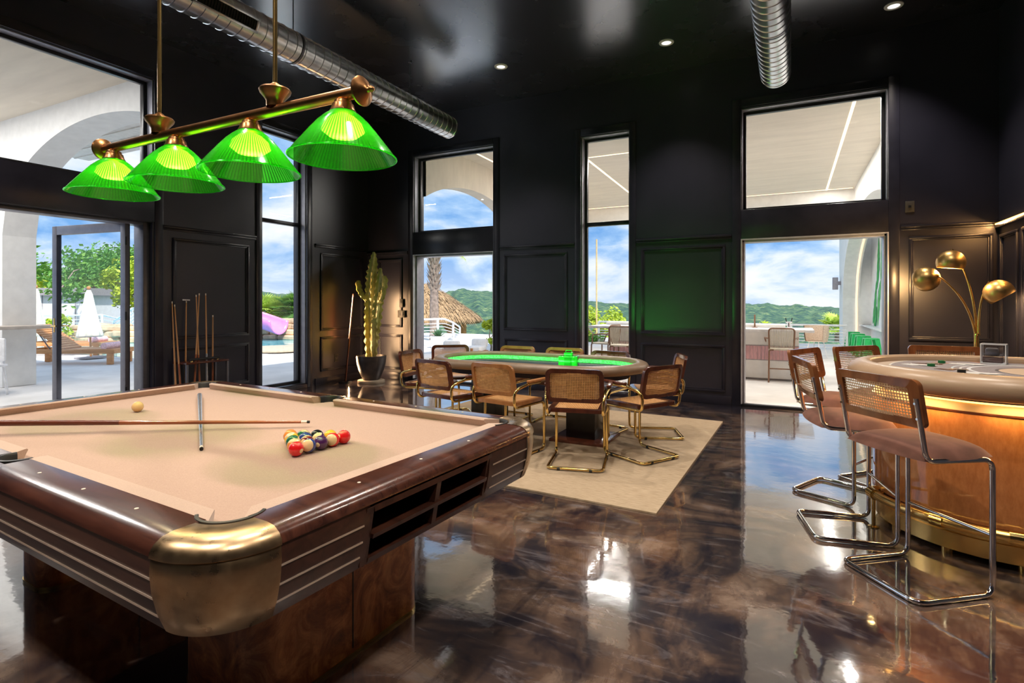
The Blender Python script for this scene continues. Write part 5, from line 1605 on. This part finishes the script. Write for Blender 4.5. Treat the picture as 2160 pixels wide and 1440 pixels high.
# ---- stone retaining wall
def stone_wall(name, label, path, h, rows, seed):
    rnd = random.Random(seed); mb = MB()
    for r in range(rows):
        z0 = h * r / rows; z1 = h * (r + 1) / rows
        for a, b in zip(path, path[1:]):
            a, b = Vector(a), Vector(b); L = (b - a).length; s = -rnd.random() * .4
            d = (b - a).normalized(); n = Vector((-d.y, d.x))
            rz = math.atan2(d.y, d.x)
            while s < L:
                l = rnd.uniform(.35, 1.1); c = a + d * (s + l / 2) + n * (r * .16 + rnd.uniform(-.08, .08))
                hh = (z1 - z0) * rnd.uniform(.85, 1.15)
                mb.box(-l / 2 * .97, l / 2 * .97, -.3, .3, 0, hh, .05, 1, Matrix.Translation((c.x, c.y, z0 - .02)) @ Matrix.Rotation(rz + rnd.uniform(-.08, .08), 4, 'Z') @ Matrix.Rotation(rnd.uniform(-.05, .05), 4, 'Y'))
                s += l
    o = mb.build(name, M['stone'], None, 30); tag(o, label, 'stone wall'); return o
stone_wall('stone_wall', 'stacked limestone wall behind the pool seen in the tall left window', [tuple(at(px(520), 21).xy), tuple(at(px(600), 20.3).xy), tuple(at(px(670), 20.0).xy)], .78, 4, 3)
stone_wall('stone_wall', 'rough limestone ledges behind the loungers seen through the left doorway', [tuple(at(px(150), 19.5).xy), tuple(at(px(240), 18.5).xy), tuple(at(px(340), 19.0).xy)], .62, 3, 5)
# slide
sl = thing('pool_slide', 'pink water slide chute ending at the pool by the stone wall', 'water slide', at(px(545), 19.2))
mb = MB()
def slf(a, b):
    s = a; th = pi * (1.05 * b - .02)
    c = Vector((-1.6 + 2.15 * s, .5 * sin(s * 2), 1.25 - .88 * s ** .8))
    return (c.x + .12 * cos(th), c.y + .50 * cos(th), c.z + .30 - .46 * sin(th))
mb.grid(slf, 20, 16); o = mb.build('chute', M['pink'], sl, 180, False); o.rotation_euler = (0, 0, YAW)
sm = o.modifiers.new('shell', 'SOLIDIFY'); sm.thickness = .04
for x in (-1.2, -.2):
    mb = MB(); mb.M = Matrix.Rotation(YAW, 4, 'Z'); mb.tube([(x, .1, 0), (x, .1, .55)], .05, 10); mb.build('support', M['white_frame'], sl)
# ---- planting
def fan_palm(name, p, h, n, r, label, group, seed, m=None):
    rnd = random.Random(seed); o = thing(name, label, 'palm', p, rnd.random() * 6, group)
    mb = MB()
    for k in range(n):
        az = rnd.uniform(0, 2 * pi); el = rnd.uniform(.1, 1.45); L = h * rnd.uniform(.6, 1.0)
        c = Vector((cos(az) * cos(el), sin(az) * cos(el), sin(el))) * L + Vector((0, 0, .05))
        ax = Vector((cos(az) * cos(el - .5), sin(az) * cos(el - .5), sin(el - .5))).normalized(); sd = ax.cross(Vector((0, 0, 1))).normalized()
        mb.tube([(0, 0, .02), c], .012, 4)
        for j in range(17):
            t_ = radians(-105 + 210 * j / 16); d = (ax * cos(t_) + sd * sin(t_)).normalized(); w_ = (sd * cos(t_) - ax * sin(t_)) * .042
            e_ = c + d * r * rnd.uniform(.85, 1.05) + Vector((0, 0, -.12 * r * abs(sin(t_))))
            mid = c + d * r * .5
            mb.F([mb.V(c), mb.V(mid + w_), mb.V(e_), mb.V(mid - w_)])
    mb.build('foliage', m or M['leaf_palm'], o, None)
    mb = MB(); mb.tube([(0, 0, -.3), (0, 0, .15)], .12, 10); mb.build('trunk', M['bark'], o); return o
FP = 'fan palms above the pool wall'
fan_palm('fan_palm', at(px(590), 22.5, .65), .80, 34, .55, 'bushy yellow-green fan palm in the middle above the pool wall', FP, 2)
fan_palm('fan_palm', at(px(630), 22.0, .75), .85, 34, .55, 'blue-green fan palm at the right above the pool wall', FP, 3, M['leaf'])
fan_palm('fan_palm', at(px(553), 22.5, .60), .75, 30, .55, 'fan palm at the left above the pink slide', FP, 4)
fan_palm('fan_palm', at(px(1768), 20.5, .2), .55, 22, .5, 'pale dry fan palm beside the white arch pillar', None, 5)
def tree(name, p, h, r, n, label, seed, m, crown=None, group=None, ls=.16, trunk=.12):
    rnd = random.Random(seed); o = thing(name, label, 'tree', p, 0, group)
    mb = MB(); cl = []
    for k in range(max(8, n // 110)):
        a = rnd.uniform(0, 2 * pi); q = r * rnd.random() ** .5 * .85; z = h - r * .95 + rnd.uniform(-.75, .85) * r * sqrt(max(.05, 1 - (q / r) ** 2))
        cl.append((Vector((q * cos(a), q * sin(a), z)), rnd.uniform(.22, .42) * r))
    for k in range(n):
        c, cr_ = rnd.choice(cl); d = Vector((rnd.gauss(0, 1), rnd.gauss(0, 1), rnd.gauss(0, .8))).normalized() * cr_ * rnd.random() ** .4
        q = c + d; s = ls * rnd.uniform(.6, 1.3)
        ax = Vector((rnd.gauss(0, 1), rnd.gauss(0, 1), rnd.gauss(0, .6))).normalized(); b = ax.orthogonal().normalized()
        mb.F([mb.V(q - ax * s), mb.V(q + b * s * .5), mb.V(q + ax * s), mb.V(q - b * s * .5)])
    mb.build('crown', m, o, None)
    mb = MB(); mb.tube([(0, 0, 0), (.05, .03, h * .4), (0, 0, h - r)], [trunk, trunk * .8, trunk * .6], 8)
    for c, cr_ in cl[::4]: mb.tube([(0, 0, h - r * 1.5), c * .6 + Vector((0, 0, (h - r) * .4)), c], [trunk * .45, trunk * .3, trunk * .12], 5)
    mb.build('trunk', M['bark'], o); return o
TG = 'trees beyond the left patio'
tree('shade_tree', at(px(215), 34, -3.0), 8.0, 2.5, 6500, 'dense green tree seen through the glass door leaf', 11, M['leaf'], None, TG, .13)
tree('shade_tree', at(px(258), 37, -3.0), 8.4, 2.3, 4500, 'tall green tree at the right stile of the glass door', 12, M['leaf'], None, TG, .13)
tree('slender_tree', at(px(115), 27, -2), 6.6, 2.0, 620, 'thin open tree above the white house left of the door leaf', 13, M['leaf'], None, TG, .15)
tree('shade_tree', at(px(160), 40, -3), 7.0, 2.4, 2200, 'green tree behind the white house', 14, M['leaf'], None, TG, .22)
tree('bushy_tree', at(px(86), 36, -2), 5.6, 1.9, 3000, 'yellow-green bushy tree above the white house roof', 15, M['leaf_yellow'], None, TG, .11)
tree('bushy_tree', at(px(297), 30, -2.2), 6.2, 1.7, 3000, 'bright yellow-green tree in the gap beside the door jamb', 16, M['leaf_yellow'], None, TG, .12)
tree('bushy_tree', at(px(1272), 27, -3.2), 4.5, 1.35, 2600, 'round yellow-green tree in the tall narrow window', 17, M['leaf_yellow'], None, None, .10)
tree('low_bush', at(px(1243), 19, -.9), 1.35, .75, 600, 'low green bush beside the outdoor bar stools', 18, M['leaf'], None, None, .1, .03)
tree('low_bush', at(px(1625), 26, -2.4), 2.9, .75, 600, 'yellow bush behind the outdoor bar counter', 19, M['leaf_yellow'], None, None, .11, .03)
tree('low_bush', at(px(112), 18.5, -.4), 1.35, .5, 500, 'small green bush beside the far umbrella', 20, M['leaf_yellow'], None, None, .08, .03)
tree('low_bush', at(px(1032), 15, -.3), 1.15, .35, 260, 'yellow-green potted bush behind the slatted chair', 21, M['leaf_yellow'], None, None, .08, .03)
# ---- houses beyond the patio
wh = thing('white_house', 'low white house with a grey fascia beyond the left patio', 'house', at(px(112), 30, -1.2), YAW)
mb = MB(); mb.box(-2.6, 1.9, 0, 4, 0, 2.95); mb.build('wall', M['stucco'], wh, None)
mb = MB(); mb.box(-2.8, 2.1, -.3, 4.2, 2.95, 3.35); mb.build('roof', M['fascia'], wh, None)
mb = MB()
for k in range(5): mb.box(-2.4 + k * .9, -2.36 + k * .9, -.02, 0, 0, 2.95)
mb.build('wall_batten', M['fascia'], wh, None)
bh = thing('metal_roof_house', 'house with a blue-grey metal roof behind the pool fence', 'house', at(px(225), 33, -4.0), YAW - .1)
mb = MB(); mb.box(-4.6, 5.6, 0, 6, 0, 3.3); mb.build('wall', M['stucco'], bh, None)
mb = MB(); A = [mb.V(p) for p in ((-5, -.6, 3.2), (6, -.6, 3.2), (6, 3, 5.4), (-5, 3, 5.4), (6, 6.6, 3.2), (-5, 6.6, 3.2))]
mb.F([A[0], A[1], A[2], A[3]]); mb.F([A[3], A[2], A[4], A[5]]); mb.F([A[1], A[4], A[2]]); mb.F([A[0], A[3], A[5]]); mb.F([A[0], A[5], A[4], A[1]])
for k in range(28): mb.tube([(-5 + k * .4, -.6, 3.23), (-5 + k * .4, 3, 5.43)], .025, 4)
mb.build('roof', M['roof_metal'], bh, None)
# ---- railings
def railing(name, label, pts, h, nb, posts=True, m=None):
    o = thing(name, label, 'railing', pts[0]); p0 = Vector(pts[0])
    P = [Vector(p) - p0 for p in pts]
    mb = MB(); mb.tube([p + Vector((0, 0, h)) for p in P], .032, 8); mb.build('top_rail', M['white_frame'], o)
    for k in range(nb):
        mb = MB(); mb.tube([p + Vector((0, 0, .06 + (h - .1) * k / nb)) for p in P], .013, 6); mb.build('bar', M['white_frame'], o)
    L = 0; last = -9
    for a, b in zip(P, P[1:] + [P[-1]]):
        if L - last > 1.5 or (b - a).length < 1e-6:
            mb = MB(); mb.box(a.x - .03, a.x + .03, a.y - .03, a.y + .03, a.z - .2, a.z + h); mb.build('post', M['white_frame'], o); last = L
        L += (b - a).length
    return o
def curve(pts, n=6):
    return fillet(pts, .8, n)
railing('curved_railing', 'curved white railing in front of the thatched hut', curve([at(px(820), 16.5), at(px(885), 17.0), at(px(937), 17.8), at(px(956), 20, -.2), at(px(970), 24, -.55)]), .84, 7)
railing('deck_railing', 'white railing at the far edge of the terrace behind the outdoor bar', [Vector((-6.0, 18.5, 0)), Vector((-4, 18.5, 0)), Vector((-2, 18.5, 0)), Vector((0, 18.5, 0)), Vector((1.43, 18.5, 0))], .70, 7)
railing('pool_railing', 'white railing behind the stone ledges seen through the glass door', [at(px(60), 21.5, .10), at(px(140), 21.2, .12), at(px(215), 21, .14), at(px(262), 22.3, -.1)], .75, 5)
railing('stair_railing', 'white sloping stair railing beside the left door jamb', [at(px(240), 21.8, .0), at(px(275), 21, .45), at(px(330), 20, 1.05)], .62, 4)
# ---- thatched hut
hut = thing('thatched_hut', 'thatched palapa hut on log posts beyond the curved railing', 'hut', at(px(893), 27.5, -2.3), YAW)
HP = [(0, 4.62), (.4, 4.50), (1.2, 4.04), (2.1, 3.42), (2.75, 3.0), (2.95, 2.80), (2.85, 2.64), (2.7, 2.70)]
mb = MB(); mb.lathe(HP, 24)
rnd = random.Random(9)
def roof_z(r):
    for (r0, z0), (r1, z1) in zip(HP, HP[1:6]):
        if r0 <= r <= r1: return z0 + (z1 - z0) * (r - r0) / (r1 - r0)
    return 2.85
for k in range(3000):
    a = rnd.uniform(0, 2 * pi); r_ = .1 + 2.8 * rnd.random() ** .6; ca, sa = cos(a), sin(a); L_ = rnd.uniform(.25, .5)
    p = Vector((r_ * ca, r_ * sa, roof_z(r_) + rnd.uniform(.01, .10))); e_ = p + Vector((ca * L_ * .85, sa * L_ * .85, -L_ * (.56 if r_ < 2.4 else .9) - rnd.uniform(-.03, .06))); sd = Vector((-sa, ca, 0)) * .03
    mb.F([mb.V(p - sd), mb.V(p + sd), mb.V(e_ + sd * .4 + Vector((-sa, ca, 0)) * rnd.uniform(-.08, .08))])
mb.build('thatch_roof', M['thatch'], hut, None)
for (x, y) in ((1.5, -1.2), (2.05, -.5), (-1.5, -1.0), (-1.3, 1.3), (1.3, 1.5)):
    mb = MB(); mb.tube([(x, y, -1.5), (x, y, 3.2)], .15, 12); mb.tube([(x, y, 2.1), (x * .6, y * .6, 2.9)], .07, 8); mb.build('post', M['log'], hut)
# ---- palm tree
pal = thing('palm_tree', 'palm tree with a rough shaggy trunk in front of the thatched hut', 'palm', at(px(916), 19.8, -.2))
mb = MB(); mb.lathe([(.20, 0), (.17, .3), (.165, 1.2), (.15, 2.05), (.17, 2.1), (.17, 3.6), (.12, 3.8)], 16); tr_k = mb.build('trunk', M['bark'], pal)
mb = MB(); rnd = random.Random(4)
for k in range(90):
    a = k * 2.4; z_ = 2.0 + 1.65 * k / 90; ca, sa = cos(a), sin(a); r_ = .15
    p = Vector((ca * r_, sa * r_, z_)); e_ = p + Vector((ca * .13, sa * .13, .20)); sd = Vector((-sa, ca, 0)) * .05
    A = [mb.V(p - sd), mb.V(p + sd), mb.V(e_ + sd * .5), mb.V(e_ - sd * .5), mb.V(p + Vector((ca, sa, -.3)) * .05)]
    mb.F([A[0], A[1], A[2], A[3]]); mb.F([A[0], A[4], A[1]]); mb.F([A[0], A[3], A[4]]); mb.F([A[1], A[4], A[2]]); mb.F([A[4], A[3], A[2]])
mb.build('leaf_boot', simple('palm_boots', (0.34, 0.27, 0.22), .9, 0, .4, 9), tr_k, None)
mb = MB()
for k in range(26):
    a = k * 2.4 + .3; el = .9 - 1.1 * (k % 9) / 9; L_ = 1.15; pts = []
    for j in range(9):
        s = j / 8; pts.append(Vector((cos(a) * cos(el) * L_ * s, sin(a) * cos(el) * L_ * s, 3.75 + sin(el) * L_ * s - .55 * s * s)))
    for p, q in zip(pts, pts[1:]):
        d = (q - p).normalized(); sd = d.cross(Vector((0, 0, 1))).normalized()
        for sg in (-1, 1):
            for f in (0, .33, .66):
                b_ = p + (q - p) * f; e_ = b_ + (sd * sg * .9 + d * .6).normalized() * .32 + Vector((0, 0, -.08)); w_ = d * .018
                mb.F([mb.V(b_ - w_), mb.V(b_ + w_), mb.V(e_)])
    mb.tube(pts, .010, 4)
mb.build('fronds', M['leaf_palm'], pal, None)
# ---- planter and lounge furniture behind the left doorway of the back wall
pp = thing('white_planter', 'round white planter with a small agave on the terrace', 'planter', at(px(924), 16.6))
mb = MB(); mb.lathe([(0, 0), (.20, 0), (.235, .34), (.24, .36), (.215, .36), (.21, .30)], 28); mb.build('pot', M['white_frame'], pp)
mb = MB(); mb.lathe([(0, .31), (.21, .31)], 20); mb.build('soil', M['soil'], pp)
mb = MB()
for k in range(26):
    a = k * 2.4; el = .5 + .9 * (k / 26); L_ = .30
    d = Vector((cos(a) * cos(el), sin(a) * cos(el), sin(el))); sd = Vector((-sin(a), cos(a), 0)) * .03; p = Vector((cos(a) * .03, sin(a) * .03, .33))
    mb.F([mb.V(p - sd), mb.V(p + d * L_ * .5 - sd), mb.V(p + d * L_), mb.V(p + d * L_ * .5 + sd), mb.V(p + sd)])
mb.build('foliage', M['leaf_agave'], pp, None)
def sofa(p, rz, w, label):
    s = thing('patio_sofa', label, 'sofa', p, rz, 'white cushioned teak patio seats')
    mb = MB(); mb.box(-w / 2, w / 2, -.36, .36, .06, .12, .01); mb.build('base', M['outdoor_teak'], s)
    for x in (-1, 1):
        for y in (-1, 1):
            mb = MB(); mb.box(x * (w / 2 - .05) - .03, x * (w / 2 - .05) + .03, y * .30 - .03, y * .30 + .03, 0, .06); mb.build('leg', M['outdoor_teak'], s)
    mb = MB(); mb.box(-w / 2 + .02, w / 2 - .02, -.36, .30, .12, .25, .04, 3); mb.build('seat_cushion', M['cushion'], s)
    mb = MB(); mb.box(-w / 2 + .02, w / 2 - .02, .16, .34, .24, .45, .05, 3, Matrix.Translation((0, .03, .0)) @ Matrix.Rotation(radians(-8), 4, 'X')); mb.build('back_cushion', M['cushion'], s)
    return s
sofa(at(px(868), 11.3), YAW + radians(62), 1.5, 'long white patio sofa with teak base inside the left edge of the left doorway')
sofa(at(px(952), 13.4), YAW + radians(4), .46, 'white patio seat straight ahead in the left doorway below the planter')
sofa(at(px(1004), 14.2), YAW - radians(14), .46, 'white patio seat beside the log posts in the left doorway')
sc_ = thing('slatted_chair', 'teak slat-back patio chair with white cushion at the right edge of the left doorway', 'chair', at(px(1034), 10.9), YAW + radians(-70))
mb = MB()
for s in (-1, 1): mb.box(s * .30 - .02, s * .30 + .02, .18, .24, 0, .70, .004, 1, Matrix.Rotation(radians(-8), 4, 'X'))
for k in range(5): mb.box(-.30, .30, .20, .23, .34 + k * .075, .385 + k * .075, .003, 1, Matrix.Rotation(radians(-8), 4, 'X'))
mb.build('backrest', M['outdoor_teak'], sc_)
mb = MB(); mb.box(-.31, .31, -.34, .24, .20, .25, .005); mb.build('seat', M['outdoor_teak'], sc_)
for x in (-.28, .28):
    mb = MB(); mb.box(x - .025, x + .025, -.33, -.28, 0, .45, .004); mb.build('leg', M['outdoor_teak'], sc_)
mb = MB(); mb.box(-.28, .28, -.33, .16, .25, .36, .04, 3); mb.box(-.28, .28, .06, .19, .36, .66, .04, 3, Matrix.Rotation(radians(-8), 4, 'X')); mb.build('cushion', M['cushion'], sc_)
# ---- outdoor bar
ob = thing('outdoor_bar', 'long white outdoor bar with a pink tiled band and pale counter', 'bar counter', (-1.5, 10.75, 0))
mb = MB(); mb.box(-1.75, 1.62, 0, .75, 0.03, .86); mb.build('body', M['stucco'], ob, None)
mb = MB()
for k in range(56):
    x = -1.75 + k * .0602; mb.box(x + .002, x + .058, -.014, 0, .36, .60)
mb.build('tile_band', M['pink_tile'], ob, None)
mb = MB(); mb.box(-1.75, 1.62, -.008, 0, .60, .615); mb.box(-1.75, 1.62, -.008, 0, .345, .36); mb.box(-1.70, 1.58, .03, .70, 0, .03); mb.build('reveal', M['fascia'], ob, None)
mb = MB(); mb.box(-2.15, 1.85, -.18, .80, .86, .905, .006); mb.build('counter_top', M['white_frame'], ob)
mb = MB(); mb.box(-2.0, 1.4, .55, .95, .905, .96, .006); mb.build('raised_shelf', M['stucco'], ob)
fa = thing('beer_tap', 'chrome double-handled tap on the outdoor bar counter', 'tap', at(px(1664), 9.95, .905), YAW)
mb = MB(); mb.tube([(0, 0, 0), (0, 0, .10)], .028, 12); mb.box(-.055, .055, -.02, .02, .10, .125, .005); mb.build('column', M['chrome'], fa)
for s in (-1, 1):
    mb = MB(); mb.tube([(s * .045, 0, .125), (s * .06, 0, .19)], .008, 8); mb.build('tap_handle', M['frame'], fa)
pk = MB(); pk.tube([(0, 0, 0), (0, 0, .24)], .014, 8); pk.lathe([(.05, 0), (.05, .01), (.015, .015)], 16); o = pk.build('faucet_post', M['brown_metal']); o.location = at(px(1592), 10.3, .905); tag(o, 'slim dark post standing on the outdoor bar counter at the left', 'post')
def rope_stool(p, rz, label, src=None):
    if src: return placed(src, p, rz, label)
    s = thing('rope_bar_stool', label, 'stool', p, rz, 'rope-back bar stools at the outdoor bar')
    mb = MB(); mb.tube(fillet([(-.19, -.20, .58), (-.20, -.24, .93), (.20, -.24, .93), (.19, -.20, .58)], .06), .013, 8); b = mb.build('back_frame', M['brown_metal'], s)
    mb = MB()
    for k in range(15): x = -.175 + k * .025; mb.tube([(x, -.205, .60), (x, -.24, .925)], .006, 5)
    mb.build('rope_back', M['rope'], b)
    mb = MB(); mb.box(-.20, .20, -.20, .20, .555, .585, .01); mb.build('seat', M['rope'], s)
    for sx in (-1, 1):
        mb = MB(); mb.tube(fillet([(sx * .20, -.22, .76), (sx * .26, -.05, .76), (sx * .26, .12, .74), (sx * .21, .16, .57)], .05), .012, 8); mb.build('arm', M['brown_metal'], s)
    for sx in (-1, 1):
        for sy in (-1, 1):
            mb = MB(); mb.tube(fillet([(sx * .12, sy * .19, .56), (sx * .19, sy * .19, .56), (sx * .20, sy * .20, 0)], .05), .014, 8); mb.build('leg', M['brown_metal'], s)
    mb = MB(); mb.tube([(.2, .2, .24), (-.2, .2, .24), (-.2, -.2, .24), (.2, -.2, .24)], .010, 8, True); mb.build('foot_ring', M['brown_metal'], s); return s
rs = rope_stool(at(px(1648), 9.55), radians(2), 'brown rope-back stool at the outdoor bar in the right doorway')
rope_stool(at(px(1276), 10.9), radians(75), 'brown rope-back stool seen side-on in the tall narrow window', rs)
rope_stool(at(px(1312), 10.35), radians(5), 'brown rope-back stool facing the outdoor bar in the tall narrow window', rs)
wk = thing('wicker_chair', 'pale wicker chair beyond the end of the outdoor bar', 'chair', at(px(1722), 13.6), radians(60))
mb = MB(); mb.lathe([(.24, .40), (.27, .55), (.28, .80), (.265, .80), (.25, .55), (.22, .42)], 20, a0=radians(-120), a1=radians(120)); mb.lathe([(0, .42), (.24, .41)], 20); mb.build('basket_seat', cane('wicker', (.55, .42, .32), (.75, .62, .5), .3), wk)
for k in range(4):
    a = pi / 4 + k * pi / 2; mb = MB(); mb.tube([(.16 * cos(a), .16 * sin(a), .41), (.25 * cos(a), .25 * sin(a), 0)], .012, 6); mb.build('leg', M['white_frame'], wk)
mb = MB(); mb.tube([(0, 0, 0), (0, 0, 4.6)], .028, 8); mb.lathe([(.10, 0), (.10, .02), (.03, .03)], 16); o = mb.build('flag_pole', simple('yellow_pole', (.75, .50, .22), .5)); o.location = at(px(1258.5), 20.3, -.9); tag(o, 'thin tall yellowish pole beside the tree in the narrow window', 'pole')
